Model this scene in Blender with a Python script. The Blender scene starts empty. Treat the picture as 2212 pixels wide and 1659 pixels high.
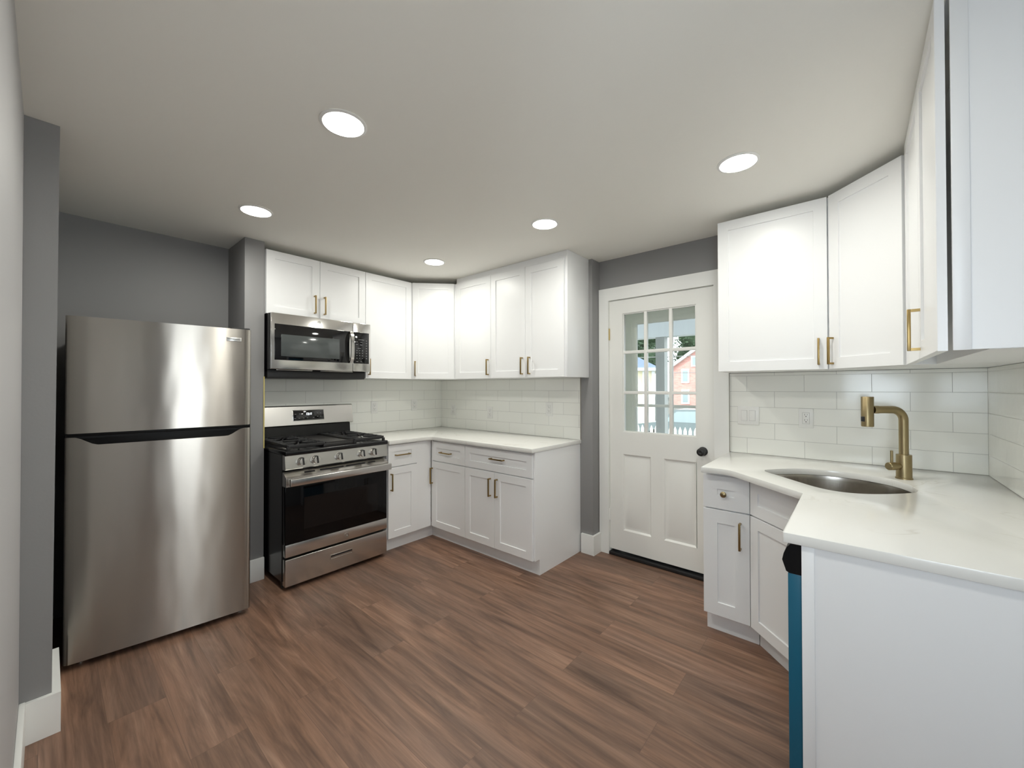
import bpy, bmesh, math, random
from mathutils import Matrix, Vector, Euler, noise

# ------------------------------------------------------------------ camera, world, exposure
SC = bpy.context.scene
COL = SC.collection
PI = math.pi
random.seed(7)

CAM_POS = Vector((-2.8656, -3.5047, 1.3445))
YAW, PITCH, ROLL = math.radians(40.6964), math.radians(0.5051), math.radians(-0.0891)
fwd = Vector((math.cos(YAW) * math.cos(PITCH), math.sin(YAW) * math.cos(PITCH), math.sin(PITCH)))
rgt = Vector((math.sin(YAW), -math.cos(YAW), 0))
upv = rgt.cross(fwd)
r2 = rgt * math.cos(ROLL) + upv * math.sin(ROLL)
u2 = -rgt * math.sin(ROLL) + upv * math.cos(ROLL)
cam_data = bpy.data.cameras.new('camera')
cam_data.sensor_fit = 'HORIZONTAL'
cam_data.sensor_width = 36.0
cam_data.lens = 863.77 * 36.0 / 2212.0
cam_data.clip_start = 0.01
cam_data.clip_end = 300
cam = bpy.data.objects.new('camera', cam_data)
m3 = Matrix((r2, u2, -fwd)).transposed()
cam.matrix_world = Matrix.Translation(CAM_POS) @ m3.to_4x4()
COL.objects.link(cam)
SC.camera = cam

SKY_STRENGTH = 3.0
SUN_STRENGTH = 1.6
LAMP_POWER = 4.35
LENS_STRENGTH = 8.0
LAMP_SPREAD = 174.0
LAMP_COLOR = (1.0, 0.995, 0.92)
SIDELIGHT_POWER = 5.5
ADDED_WINDOW_POWER = 11.5

world = bpy.data.worlds.new('world')
SC.world = world
world.use_nodes = True
wn = world.node_tree
bgn = wn.nodes['Background']
bgn.inputs['Color'].default_value = (0.86, 0.94, 1.0, 1)
bgn.inputs['Strength'].default_value = SKY_STRENGTH

sd = bpy.data.lights.new('sun', 'SUN')
sd.energy = SUN_STRENGTH
sd.angle = math.radians(3)
sd.color = (1.0, 0.96, 0.88)
sun = bpy.data.objects.new('sun', sd)
sun.rotation_euler = Vector((0.75, -0.45, -0.75)).to_track_quat('-Z', 'Y').to_euler()
sun.location = (-4, 6, 9)
COL.objects.link(sun)

# daylight from behind the camera; the left wall window is added for its light
def daylight(name, loc, direction, w, h, watts, color):
    d = bpy.data.lights.new(name, 'AREA')
    d.shape = 'RECTANGLE'
    d.size, d.size_y = w, h
    d.energy = watts
    d.color = color
    o = bpy.data.objects.new(name, d)
    o.location = loc
    o.rotation_euler = Vector(direction).to_track_quat('-Z', 'Z').to_euler()
    COL.objects.link(o)
daylight('sidelight_daylight', (-2.455, -4.24, 1.36), (0, 1, 0), 0.40, 1.25, SIDELIGHT_POWER, (0.93, 0.97, 1.0))
daylight('added_window_daylight', (-3.16, -3.68, 1.44), (1, 0, 0), 0.54, 1.08, ADDED_WINDOW_POWER, (0.79, 0.91, 1.05))  # fill daylight of the added left wall window

SC.view_settings.view_transform = 'Standard'
SC.view_settings.look = 'None'
SC.view_settings.exposure = 0.45
SC.view_settings.gamma = 1.0
SC.view_settings.use_curve_mapping = False
SC.cycles.max_bounces = 14
SC.cycles.diffuse_bounces = 12
SC.cycles.glossy_bounces = 5
SC.cycles.transmission_bounces = 8
SC.cycles.sample_clamp_indirect = 6.0

# ------------------------------------------------------------------ materials
def rgb(r, g, b):
    f = lambda c: (c / 255 / 12.92) if c / 255 <= 0.04045 else ((c / 255 + 0.055) / 1.055) ** 2.4
    return (f(r), f(g), f(b), 1)

def mat(name, color, rough=0.5, metal=0.0, spec=0.5, emit=None, estr=0.0, coat=0.0):
    m = bpy.data.materials.new(name)
    m.use_nodes = True
    b = m.node_tree.nodes['Principled BSDF']
    b.inputs['Base Color'].default_value = color if len(color) == 4 else (*color, 1)
    b.inputs['Roughness'].default_value = rough
    b.inputs['Metallic'].default_value = metal
    b.inputs['Specular IOR Level'].default_value = spec
    b.inputs['Coat Weight'].default_value = coat
    if emit:
        b.inputs['Emission Color'].default_value = (*emit[:3], 1)
        b.inputs['Emission Strength'].default_value = estr
    return m

def nd(m, typ, **kw):
    n = m.node_tree.nodes.new(typ)
    for k, v in kw.items():
        setattr(n, k, v)
    return n

def lk(m, a, b):
    m.node_tree.links.new(a, b)

def bump_noise(m, scale, strength, dist=0.002, detail=3, stretch=None):
    b = m.node_tree.nodes['Principled BSDF']
    tc = nd(m, 'ShaderNodeTexCoord')
    n = nd(m, 'ShaderNodeTexNoise')
    n.inputs['Scale'].default_value = scale
    n.inputs['Detail'].default_value = detail
    if stretch:
        mp = nd(m, 'ShaderNodeMapping')
        mp.inputs['Scale'].default_value = stretch
        lk(m, tc.outputs['Object'], mp.inputs['Vector'])
        lk(m, mp.outputs['Vector'], n.inputs['Vector'])
    else:
        lk(m, tc.outputs['Object'], n.inputs['Vector'])
    bp = nd(m, 'ShaderNodeBump')
    bp.inputs['Strength'].default_value = strength
    bp.inputs['Distance'].default_value = dist
    lk(m, n.outputs['Fac'], bp.inputs['Height'])
    lk(m, bp.outputs['Normal'], b.inputs['Normal'])
    return m

M = {}
M['wall'] = bump_noise(mat('grey_wall_paint', (0.262, 0.259, 0.260), 0.55), 90, 0.12)
M['wallbright'] = bump_noise(mat('left_wall_bright_grey', (0.46, 0.455, 0.46), 0.5), 90, 0.12)  # wall grey raised, so the left wall's brightness sits in its colour
M['ceiling'] = bump_noise(mat('ceiling_paint', (0.87, 0.855, 0.80), 0.75, spec=0.3), 60, 0.12)
M['white'] = bump_noise(mat('cabinet_paint', (0.865, 0.87, 0.875), 0.35), 160, 0.03, 0.001)
M['trimwhite'] = bump_noise(mat('trim_paint', (0.85, 0.855, 0.835), 0.38), 40, 0.05)
M['doorwhite'] = bump_noise(mat('door_paint', (0.82, 0.82, 0.79), 0.40), 50, 0.06)
M['brass'] = mat('brushed_brass', (0.34, 0.24, 0.10), 0.33, 1.0)
M['brassdark'] = bump_noise(mat('satin_brass', (0.37, 0.295, 0.165), 0.36, 1.0), 8, 0.1, 0.001, stretch=(60, 60, 1))
M['black'] = mat('black_enamel', (0.006, 0.006, 0.007), 0.22)
M['blackmatte'] = mat('black_plastic', (0.012, 0.012, 0.013), 0.45)
M['iron'] = bump_noise(mat('cast_iron', (0.014, 0.014, 0.015), 0.5), 300, 0.2)
M['griddle'] = bump_noise(mat('griddle_iron', (0.03, 0.028, 0.027), 0.38), 200, 0.1)
M['blackglass'] = mat('black_glass', (0.004, 0.004, 0.005), 0.05, coat=0.3)
M['greyglass'] = mat('microwave_screen', (0.075, 0.085, 0.085), 0.12, coat=0.3)
M['ovenglass'] = mat('oven_window_glass', (0.008, 0.007, 0.007), 0.08, spec=0.25)
M['ovendoor'] = mat('oven_door_glass', (0.003, 0.003, 0.0035), 0.06, spec=0.25)
M['dark'] = mat('dark_gap', (0.01, 0.01, 0.012), 0.8)
M['plate'] = mat('outlet_plastic', (0.80, 0.80, 0.78), 0.30)
M['slot'] = mat('outlet_slot', (0.07, 0.07, 0.065), 0.6)
M['recess'] = mat('grip_black', (0.004, 0.004, 0.0045), 0.4, spec=0.2)
M['edge'] = mat('outlet_edge', (0.38, 0.38, 0.36), 0.5)
M['print'] = mat('panel_print', (0.30, 0.30, 0.31), 0.5)
M['digits'] = mat('clock_digits', (0.9, 0.95, 1), 0.5, emit=(0.9, 0.96, 1), estr=3.0)
M['badge'] = mat('badge_plate', (0.72, 0.72, 0.70), 0.25, 0.6)
M['badgetext'] = mat('badge_text', (0.05, 0.05, 0.06), 0.4)
M['film'] = mat('blue_film', rgb(18, 92, 118), 0.35)
M['yellowpaper'] = bump_noise(mat('raw_edge', rgb(205, 190, 120), 0.8), 60, 0.3)
M['chrome'] = mat('polished_steel', (0.62, 0.61, 0.59), 0.18, 1.0)
M['lamp'] = mat('lamp_lens', (0.9, 0.9, 0.9), 0.5, emit=LAMP_COLOR, estr=LENS_STRENGTH)
M['lamptrim'] = mat('lamp_trim', (0.85, 0.85, 0.83), 0.4)
M['unpaintedhinge'] = mat('hinge_brass', (0.55, 0.42, 0.18), 0.35, 1.0)
M['rawdrywall'] = bump_noise(mat('rough_plaster', (0.35, 0.33, 0.29), 0.9), 30, 0.8, 0.01)

def steel(name, base, rough, streak=(420, 420, 2.0), strength=0.06, aniso=0.0, wave=0.0, var=0.22):
    m = mat(name, base, rough, 1.0)
    b = m.node_tree.nodes['Principled BSDF']
    b.inputs['Anisotropic'].default_value = aniso
    tc = nd(m, 'ShaderNodeTexCoord')
    mp = nd(m, 'ShaderNodeMapping')
    mp.inputs['Scale'].default_value = streak
    lk(m, tc.outputs['Object'], mp.inputs['Vector'])
    n = nd(m, 'ShaderNodeTexNoise')
    n.inputs['Scale'].default_value = 1.0
    n.inputs['Detail'].default_value = 2
    lk(m, mp.outputs['Vector'], n.inputs['Vector'])
    rr = nd(m, 'ShaderNodeMapRange')
    rr.inputs['To Min'].default_value = rough * (1 - var)
    rr.inputs['To Max'].default_value = rough * (1 + var)
    lk(m, n.outputs['Fac'], rr.inputs['Value'])
    lk(m, rr.outputs['Result'], b.inputs['Roughness'])
    bp = nd(m, 'ShaderNodeBump')
    bp.inputs['Strength'].default_value = strength
    bp.inputs['Distance'].default_value = 0.001
    lk(m, n.outputs['Fac'], bp.inputs['Height'])
    if wave:
        mp2 = nd(m, 'ShaderNodeMapping')
        mp2.inputs['Scale'].default_value = (7.0, 1.0, 2.6)
        lk(m, tc.outputs['Object'], mp2.inputs['Vector'])
        n2 = nd(m, 'ShaderNodeTexNoise')
        n2.inputs['Scale'].default_value = 1.0
        n2.inputs['Detail'].default_value = 1
        lk(m, mp2.outputs['Vector'], n2.inputs['Vector'])
        b2 = nd(m, 'ShaderNodeBump')
        b2.inputs['Strength'].default_value = wave
        b2.inputs['Distance'].default_value = 0.006
        lk(m, n2.outputs['Fac'], b2.inputs['Height'])
        lk(m, b2.outputs['Normal'], bp.inputs['Normal'])
    lk(m, bp.outputs['Normal'], b.inputs['Normal'])
    if aniso:
        b.inputs['Anisotropic Rotation'].default_value = 0.25
        tg = nd(m, 'ShaderNodeTangent', direction_type='RADIAL', axis='Z')
        lk(m, tg.outputs['Tangent'], b.inputs['Tangent'])
    return m

M['fridge'] = steel('fridge_steel', (0.43, 0.405, 0.37), 0.26, (60, 60, 1.5), 0.0, aniso=1.0, wave=0.30, var=0.05)
M['steel'] = steel('range_steel', (0.62, 0.605, 0.58), 0.24, (3, 500, 500), 0.03)
M['mwsteel'] = steel('microwave_steel', (0.72, 0.705, 0.68), 0.15, (3, 500, 500), 0.02)
M['sinksteel'] = steel('sink_steel', (0.46, 0.43, 0.39), 0.2, (200, 200, 2), 0.05)

def floor_material():
    m = mat('vinyl_plank', (0.1, 0.07, 0.05), 0.42)
    b = m.node_tree.nodes['Principled BSDF']
    tc = nd(m, 'ShaderNodeTexCoord')
    sp = nd(m, 'ShaderNodeSeparateXYZ')
    lk(m, tc.outputs['Object'], sp.inputs[0])
    cb = nd(m, 'ShaderNodeCombineXYZ')
    lk(m, sp.outputs['Y'], cb.inputs['X'])
    lk(m, sp.outputs['X'], cb.inputs['Y'])
    br = nd(m, 'ShaderNodeTexBrick', offset=0.37, offset_frequency=2)
    br.inputs['Scale'].default_value = 1.0
    br.inputs['Brick Width'].default_value = 1.22
    br.inputs['Row Height'].default_value = 0.18
    br.inputs['Mortar Size'].default_value = 0.0008
    br.inputs['Mortar Smooth'].default_value = 0.3
    br.inputs['Bias'].default_value = 0.0
    br.inputs['Color1'].default_value = (0, 0, 0, 1)
    br.inputs['Color2'].default_value = (1, 1, 1, 1)
    br.inputs['Mortar'].default_value = (0.5, 0.5, 0.5, 1)
    lk(m, cb.outputs[0], br.inputs['Vector'])
    sepc = nd(m, 'ShaderNodeSeparateColor')
    lk(m, br.outputs['Color'], sepc.inputs[0])
    # per plank offset of the grain
    mul = nd(m, 'ShaderNodeMath', operation='MULTIPLY')
    mul.inputs[1].default_value = 37.0
    lk(m, sepc.outputs[0], mul.inputs[0])
    cv = nd(m, 'ShaderNodeCombineXYZ')
    lk(m, sp.outputs['X'], cv.inputs['X'])
    lk(m, sp.outputs['Y'], cv.inputs['Y'])
    lk(m, mul.outputs[0], cv.inputs['Z'])
    def grain(sx, sy, detail, dist):
        mp = nd(m, 'ShaderNodeMapping')
        mp.inputs['Scale'].default_value = (sx, sy, 1)
        lk(m, cv.outputs[0], mp.inputs['Vector'])
        n = nd(m, 'ShaderNodeTexNoise')
        n.inputs['Scale'].default_value = 1.0
        n.inputs['Detail'].default_value = detail
        n.inputs['Roughness'].default_value = 0.6
        n.inputs['Distortion'].default_value = dist
        lk(m, mp.outputs['Vector'], n.inputs['Vector'])
        return n
    g1 = grain(13, 1.3, 6, 1.2)
    g2 = grain(75, 2.2, 6, 0.8)
    g3 = grain(5, 0.9, 3, 0.6)
    r1 = nd(m, 'ShaderNodeValToRGB')
    el = r1.color_ramp.elements
    el[0].position, el[0].color = 0.30, rgb(100, 77, 64)
    el[1].position, el[1].color = 0.74, rgb(166, 135, 115)
    e = el.new(0.44); e.color = rgb(124, 97, 81)
    e = el.new(0.58); e.color = rgb(144, 114, 96)
    lk(m, g1.outputs['Fac'], r1.inputs['Fac'])
    r2_ = nd(m, 'ShaderNodeValToRGB')
    el = r2_.color_ramp.elements
    el[0].position, el[0].color = 0.34, (0.62, 0.60, 0.58, 1)
    el[1].position, el[1].color = 0.62, (1.08, 1.07, 1.06, 1)
    lk(m, g2.outputs['Fac'], r2_.inputs['Fac'])
    mx = nd(m, 'ShaderNodeMix', data_type='RGBA', blend_type='MULTIPLY')
    mx.inputs['Factor'].default_value = 0.62
    lk(m, r1.outputs['Color'], mx.inputs['A'])
    lk(m, r2_.outputs['Color'], mx.inputs['B'])
    r3 = nd(m, 'ShaderNodeValToRGB')
    el = r3.color_ramp.elements
    el[0].position, el[0].color = 0.35, (0.82, 0.83, 0.86, 1)
    el[1].position, el[1].color = 0.65, (1.12, 1.06, 1.0, 1)
    lk(m, g3.outputs['Fac'], r3.inputs['Fac'])
    mx2 = nd(m, 'ShaderNodeMix', data_type='RGBA', blend_type='MULTIPLY')
    mx2.inputs['Factor'].default_value = 0.9
    lk(m, mx.outputs['Result'], mx2.inputs['A'])
    lk(m, r3.outputs['Color'], mx2.inputs['B'])
    # per plank tone
    r4 = nd(m, 'ShaderNodeValToRGB')
    el = r4.color_ramp.elements
    el[0].position, el[0].color = 0.0, (0.79, 0.80, 0.81, 1)
    el[1].position, el[1].color = 1.0, (1.05, 1.01, 0.985, 1)
    lk(m, sepc.outputs[0], r4.inputs['Fac'])
    mx3 = nd(m, 'ShaderNodeMix', data_type='RGBA', blend_type='MULTIPLY')
    mx3.inputs['Factor'].default_value = 1.0
    lk(m, mx2.outputs['Result'], mx3.inputs['A'])
    lk(m, r4.outputs['Color'], mx3.inputs['B'])
    mx4 = nd(m, 'ShaderNodeMix', data_type='RGBA')
    lk(m, br.outputs['Fac'], mx4.inputs['Factor'])
    lk(m, mx3.outputs['Result'], mx4.inputs['A'])
    mx4.inputs['B'].default_value = rgb(98, 75, 63)
    lk(m, mx4.outputs['Result'], b.inputs['Base Color'])
    bp = nd(m, 'ShaderNodeBump')
    bp.inputs['Strength'].default_value = 0.10
    bp.inputs['Distance'].default_value = 0.002
    lk(m, g2.outputs['Fac'], bp.inputs['Height'])
    lk(m, bp.outputs['Normal'], b.inputs['Normal'])
    return m
M['floor'] = floor_material()

def quartz_material():
    m = mat('white_quartz', (0.78, 0.775, 0.745), 0.16)
    b = m.node_tree.nodes['Principled BSDF']
    tc = nd(m, 'ShaderNodeTexCoord')
    n = nd(m, 'ShaderNodeTexNoise')
    n.inputs['Scale'].default_value = 2.3
    n.inputs['Detail'].default_value = 5
    n.inputs['Distortion'].default_value = 1.6
    lk(m, tc.outputs['Object'], n.inputs['Vector'])
    sub = nd(m, 'ShaderNodeMath', operation='SUBTRACT'); sub.inputs[1].default_value = 0.52
    lk(m, n.outputs['Fac'], sub.inputs[0])
    ab = nd(m, 'ShaderNodeMath', operation='ABSOLUTE')
    lk(m, sub.outputs[0], ab.inputs[0])
    r = nd(m, 'ShaderNodeValToRGB')
    r.color_ramp.elements[0].position, r.color_ramp.elements[0].color = 0.0, (1, 1, 1, 1)
    r.color_ramp.elements[1].position, r.color_ramp.elements[1].color = 0.016, (0, 0, 0, 1)
    lk(m, ab.outputs[0], r.inputs['Fac'])
    n2 = nd(m, 'ShaderNodeTexNoise')
    n2.inputs['Scale'].default_value = 3.1
    lk(m, tc.outputs['Object'], n2.inputs['Vector'])
    r2_ = nd(m, 'ShaderNodeValToRGB')
    r2_.color_ramp.elements[0].position, r2_.color_ramp.elements[0].color = 0.5, (0, 0, 0, 1)
    r2_.color_ramp.elements[1].position, r2_.color_ramp.elements[1].color = 0.72, (0.6, 0.6, 0.6, 1)
    lk(m, n2.outputs['Fac'], r2_.inputs['Fac'])
    mu = nd(m, 'ShaderNodeMath', operation='MULTIPLY')
    lk(m, r.outputs['Color'], mu.inputs[0])
    lk(m, r2_.outputs['Color'], mu.inputs[1])
    mx = nd(m, 'ShaderNodeMix', data_type='RGBA')
    mx.inputs['A'].default_value = (0.78, 0.775, 0.745, 1)
    mx.inputs['B'].default_value = (0.50, 0.46, 0.40, 1)
    lk(m, mu.outputs[0], mx.inputs['Factor'])
    lk(m, mx.outputs['Result'], b.inputs['Base Color'])
    return m
M['quartz'] = quartz_material()

def tile_material(name, axis, u_off):
    """3x12 glossy tiles; axis = world axis that runs along the wall, rows start at z 0.914"""
    m = mat(name, (0.76, 0.765, 0.74), 0.12)
    b = m.node_tree.nodes['Principled BSDF']
    tc = nd(m, 'ShaderNodeTexCoord')
    sp = nd(m, 'ShaderNodeSeparateXYZ')
    lk(m, tc.outputs['Object'], sp.inputs[0])
    au = nd(m, 'ShaderNodeMath', operation='ADD'); au.inputs[1].default_value = u_off
    lk(m, sp.outputs[axis], au.inputs[0])
    az = nd(m, 'ShaderNodeMath', operation='ADD'); az.inputs[1].default_value = -0.9135 + 0.1008 * 20
    lk(m, sp.outputs['Z'], az.inputs[0])
    cb = nd(m, 'ShaderNodeCombineXYZ')
    lk(m, au.outputs[0], cb.inputs['X'])
    lk(m, az.outputs[0], cb.inputs['Y'])
    br = nd(m, 'ShaderNodeTexBrick', offset=0.5, offset_frequency=2)
    br.inputs['Scale'].default_value = 1.0
    br.inputs['Brick Width'].default_value = 0.3033
    br.inputs['Row Height'].default_value = 0.1008
    br.inputs['Mortar Size'].default_value = 0.0011
    br.inputs['Mortar Smooth'].default_value = 0.2
    br.inputs['Color1'].default_value = (0.84, 0.845, 0.80, 1)
    br.inputs['Color2'].default_value = (0.865, 0.87, 0.83, 1)
    br.inputs['Mortar'].default_value = (0.50, 0.50, 0.48, 1)
    lk(m, cb.outputs[0], br.inputs['Vector'])
    lk(m, br.outputs['Color'], b.inputs['Base Color'])
    rr = nd(m, 'ShaderNodeMapRange')
    rr.inputs['To Min'].default_value = 0.13
    rr.inputs['To Max'].default_value = 0.7
    lk(m, br.outputs['Fac'], rr.inputs['Value'])
    lk(m, rr.outputs['Result'], b.inputs['Roughness'])
    n = nd(m, 'ShaderNodeTexNoise')
    n.inputs['Scale'].default_value = 14
    lk(m, tc.outputs['Object'], n.inputs['Vector'])
    b1 = nd(m, 'ShaderNodeBump'); b1.inputs['Strength'].default_value = 0.08; b1.inputs['Distance'].default_value = 0.004
    lk(m, n.outputs['Fac'], b1.inputs['Height'])
    b2 = nd(m, 'ShaderNodeBump', invert=True); b2.inputs['Strength'].default_value = 0.5; b2.inputs['Distance'].default_value = 0.001
    lk(m, br.outputs['Fac'], b2.inputs['Height'])
    lk(m, b1.outputs['Normal'], b2.inputs['Normal'])
    lk(m, b2.outputs['Normal'], b.inputs['Normal'])
    return m

def glass_material():
    m = bpy.data.materials.new('clear_glass')
    m.use_nodes = True
    nt = m.node_tree
    nt.nodes.remove(nt.nodes['Principled BSDF'])
    out = nt.nodes['Material Output']
    t = nt.nodes.new('ShaderNodeBsdfTransparent'); t.inputs['Color'].default_value = (0.985, 0.99, 0.985, 1)
    g = nt.nodes.new('ShaderNodeBsdfGlossy'); g.inputs['Roughness'].default_value = 0.02
    fr = nt.nodes.new('ShaderNodeFresnel'); fr.inputs['IOR'].default_value = 1.35
    mx = nt.nodes.new('ShaderNodeMixShader')
    nt.links.new(fr.outputs[0], mx.inputs[0])
    nt.links.new(t.outputs[0], mx.inputs[1])
    nt.links.new(g.outputs[0], mx.inputs[2])
    nt.links.new(mx.outputs[0], out.inputs['Surface'])
    return m
M['glass'] = glass_material()

# outdoors
M['grass'] = bump_noise(mat('yard_ground', (0.12, 0.125, 0.11), 0.9), 5, 0.4)
M['post'] = mat('post_paint', (0.33, 0.345, 0.33), 0.6)
M['porchwhite'] = mat('porch_white', (0.72, 0.76, 0.78), 0.6)
M['stormgreen'] = mat('storm_frame_paint', (0.90, 0.915, 0.85), 0.5)
M['stormmetal'] = mat('storm_metal', (0.85, 0.88, 0.85), 0.4)
M['yellowsiding'] = mat('yellow_siding', (0.85, 0.78, 0.56), 0.7)
M['shingle'] = bump_noise(mat('blue_shingle', (0.22, 0.28, 0.38), 0.8), 6, 0.4, 0.02)
M['paleframe'] = mat('pale_window_frame', (0.8, 0.82, 0.82), 0.5)
M['winpane'] = mat('house_window_glass', (0.30, 0.37, 0.38), 0.15)
M['leaf'] = mat('tree_leaf', (0.035, 0.07, 0.03), 0.7)
M['leaf2'] = mat('tree_leaf_light', (0.10, 0.15, 0.06), 0.7)
M['bark'] = mat('tree_bark', (0.10, 0.08, 0.06), 0.9)
M['fence'] = mat('fence_paint', (0.80, 0.76, 0.64), 0.6)
M['carpaint'] = mat('car_paint', (0.16, 0.20, 0.205), 0.3, 0.0, coat=0.4)
M['tyre'] = mat('tyre_rubber', (0.02, 0.02, 0.02), 0.8)
M['wire'] = mat('wire', (0.25, 0.25, 0.25), 0.6)
M['redbrick'] = None
def brick_material():
    m = mat('red_brick', (0.5, 0.2, 0.15), 0.8)
    b = m.node_tree.nodes['Principled BSDF']
    tc = nd(m, 'ShaderNodeTexCoord')
    sp = nd(m, 'ShaderNodeSeparateXYZ'); lk(m, tc.outputs['Object'], sp.inputs[0])
    cb = nd(m, 'ShaderNodeCombineXYZ'); lk(m, sp.outputs['Y'], cb.inputs['X']); lk(m, sp.outputs['Z'], cb.inputs['Y'])
    br = nd(m, 'ShaderNodeTexBrick')
    br.inputs['Scale'].default_value = 1.0
    br.inputs['Brick Width'].default_value = 0.42
    br.inputs['Row Height'].default_value = 0.11
    br.inputs['Mortar Size'].default_value = 0.008
    br.inputs['Color1'].default_value = (0.56, 0.27, 0.235, 1)
    br.inputs['Color2'].default_value = (0.66, 0.36, 0.31, 1)
    br.inputs['Mortar'].default_value = (0.62, 0.42, 0.37, 1)
    lk(m, cb.outputs[0], br.inputs['Vector'])
    lk(m, br.outputs['Color'], b.inputs['Base Color'])
    return m
M['redbrick'] = brick_material()

# ------------------------------------------------------------------ mesh helpers
def quadbox(bm, x0, x1, y0, y1, z0, z1, bev=0.0, seg=2, mtx=None):
    c = [(x0, y0, z0), (x1, y0, z0), (x1, y1, z0), (x0, y1, z0), (x0, y0, z1), (x1, y0, z1), (x1, y1, z1), (x0, y1, z1)]
    vs = [bm.verts.new(p) for p in c]
    fs = [bm.faces.new([vs[i] for i in f]) for f in ((0, 3, 2, 1), (4, 5, 6, 7), (0, 1, 5, 4), (1, 2, 6, 5), (2, 3, 7, 6), (3, 0, 4, 7))]
    if bev > 0:
        es = list({e for f in fs for e in f.edges})
        r = bmesh.ops.bevel(bm, geom=es, offset=bev, segments=seg, affect='EDGES', profile=0.5)
        vs = list({v for f in r['faces'] for v in f.verts} | {v for v in vs if v.is_valid})
    if mtx is not None:
        bmesh.ops.transform(bm, matrix=mtx, verts=[v for v in vs if v.is_valid])
    return vs

def extrude_poly(bm, pts, z0, z1, axis='z'):
    """closed outline extruded; axis z: pts are (x,y); axis x: pts are (y,z); axis y: pts are (x,z)"""
    def P(p, h):
        return {'z': (p[0], p[1], h), 'x': (h, p[0], p[1]), 'y': (p[0], h, p[1])}[axis]
    a = [bm.verts.new(P(p, z0)) for p in pts]
    b = [bm.verts.new(P(p, z1)) for p in pts]
    n = len(pts)
    bm.faces.new(a[::-1]); bm.faces.new(b)
    for i in range(n):
        bm.faces.new((a[i], a[(i + 1) % n], b[(i + 1) % n], b[i]))
    return a + b

def tube(bm, path, rad, seg=16, cap=True):
    path = [Vector(p) for p in path]
    rads = rad if isinstance(rad, (list, tuple)) else [rad] * len(path)
    rings = []
    t0 = (path[1] - path[0]).normalized()
    nrm = t0.orthogonal().normalized()
    for i, p in enumerate(path):
        if i == 0: t = path[1] - path[0]
        elif i == len(path) - 1: t = path[-1] - path[-2]
        else: t = (path[i + 1] - path[i]).normalized() + (path[i] - path[i - 1]).normalized()
        t.normalize()
        nrm = (nrm - t * nrm.dot(t)).normalized()
        bi = t.cross(nrm)
        rings.append([bm.verts.new(p + (nrm * math.cos(2 * PI * k / seg) + bi * math.sin(2 * PI * k / seg)) * rads[i]) for k in range(seg)])
    for a, b in zip(rings, rings[1:]):
        for k in range(seg):
            f = bm.faces.new((a[k], a[(k + 1) % seg], b[(k + 1) % seg], b[k])); f.smooth = True
    if cap:
        bm.faces.new(rings[0][::-1]); bm.faces.new(rings[-1])

def lathe(bm, prof, seg=24, mtx=None, caps=True):
    """profile of (r, z) revolved about local z"""
    rings = []
    for r, z in prof:
        ring = []
        for k in range(seg):
            v = Vector((r * math.cos(2 * PI * k / seg), r * math.sin(2 * PI * k / seg), z))
            ring.append(bm.verts.new(mtx @ v if mtx is not None else v))
        rings.append(ring)
    for a, b in zip(rings, rings[1:]):
        for k in range(seg):
            f = bm.faces.new((a[k], a[(k + 1) % seg], b[(k + 1) % seg], b[k])); f.smooth = True
    if caps:
        bm.faces.new(rings[0][::-1]); bm.faces.new(rings[-1])

def new():
    return bmesh.new()

def obj(name, bm, m, parent=None, loc=None, rotz=0.0):
    bmesh.ops.recalc_face_normals(bm, faces=bm.faces[:])
    me = bpy.data.meshes.new(name)
    bm.to_mesh(me); bm.free()
    me.set_sharp_from_angle(angle=math.radians(38))
    o = bpy.data.objects.new(name, me)
    COL.objects.link(o)
    if m is not None:
        me.materials.append(m if not isinstance(m, str) else M[m])
    if parent is not None: o.parent = parent
    if loc is not None: o.location = loc
    if rotz: o.rotation_euler = (0, 0, rotz)
    return o

def tag(o, label, cat, group=None):
    o['label'] = label; o['category'] = cat
    if group: o['group'] = group
    return o

def thing(name, label, cat, loc=(0, 0, 0), rotz=0.0, group=None):
    o = bpy.data.objects.new(name, None)
    o.empty_display_size = 0.05
    COL.objects.link(o)
    o.location = loc; o.rotation_euler = (0, 0, rotz)
    return tag(o, label, cat, group)

def struct(name, bm, m, parent=None):
    o = obj(name, bm, m, parent)
    if parent is None: o['kind'] = 'structure'
    return o

def dup(root, loc, rotz, label, group=None):
    r = root.copy(); COL.objects.link(r); r.location = loc; r.rotation_euler = (0, 0, rotz)
    r['label'] = label
    if group: r['group'] = group
    for ch in list(root.children):
        c = ch.copy(); COL.objects.link(c); c.parent = r
        for g in list(ch.children):
            d = g.copy(); COL.objects.link(d); d.parent = c
    return r

def bx(name, m, b, parent=None, bev=0.0, seg=2):
    bm = new(); quadbox(bm, *b, bev, seg)
    return obj(name, bm, m, parent)

def text_obj(name, body, size, m, parent, loc, rot, shear=0.0, depth=0.0004, spacing=1.0, xscale=1.0):
    cu = bpy.data.curves.new(name, 'FONT')
    cu.body = body; cu.size = size; cu.extrude = depth; cu.shear = shear
    cu.align_x = 'CENTER'; cu.align_y = 'CENTER'; cu.space_character = spacing
    tmp = bpy.data.objects.new(name + '_source', cu)
    COL.objects.link(tmp)
    dg = bpy.context.evaluated_depsgraph_get()
    me = bpy.data.meshes.new_from_object(tmp.evaluated_get(dg))
    bpy.data.objects.remove(tmp)
    o = bpy.data.objects.new(name, me)
    COL.objects.link(o)
    me.materials.clear(); me.materials.append(M[m])
    o.parent = parent; o.location = loc; o.rotation_euler = rot
    o.scale = (xscale, 1, 1)
    return o

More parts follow.
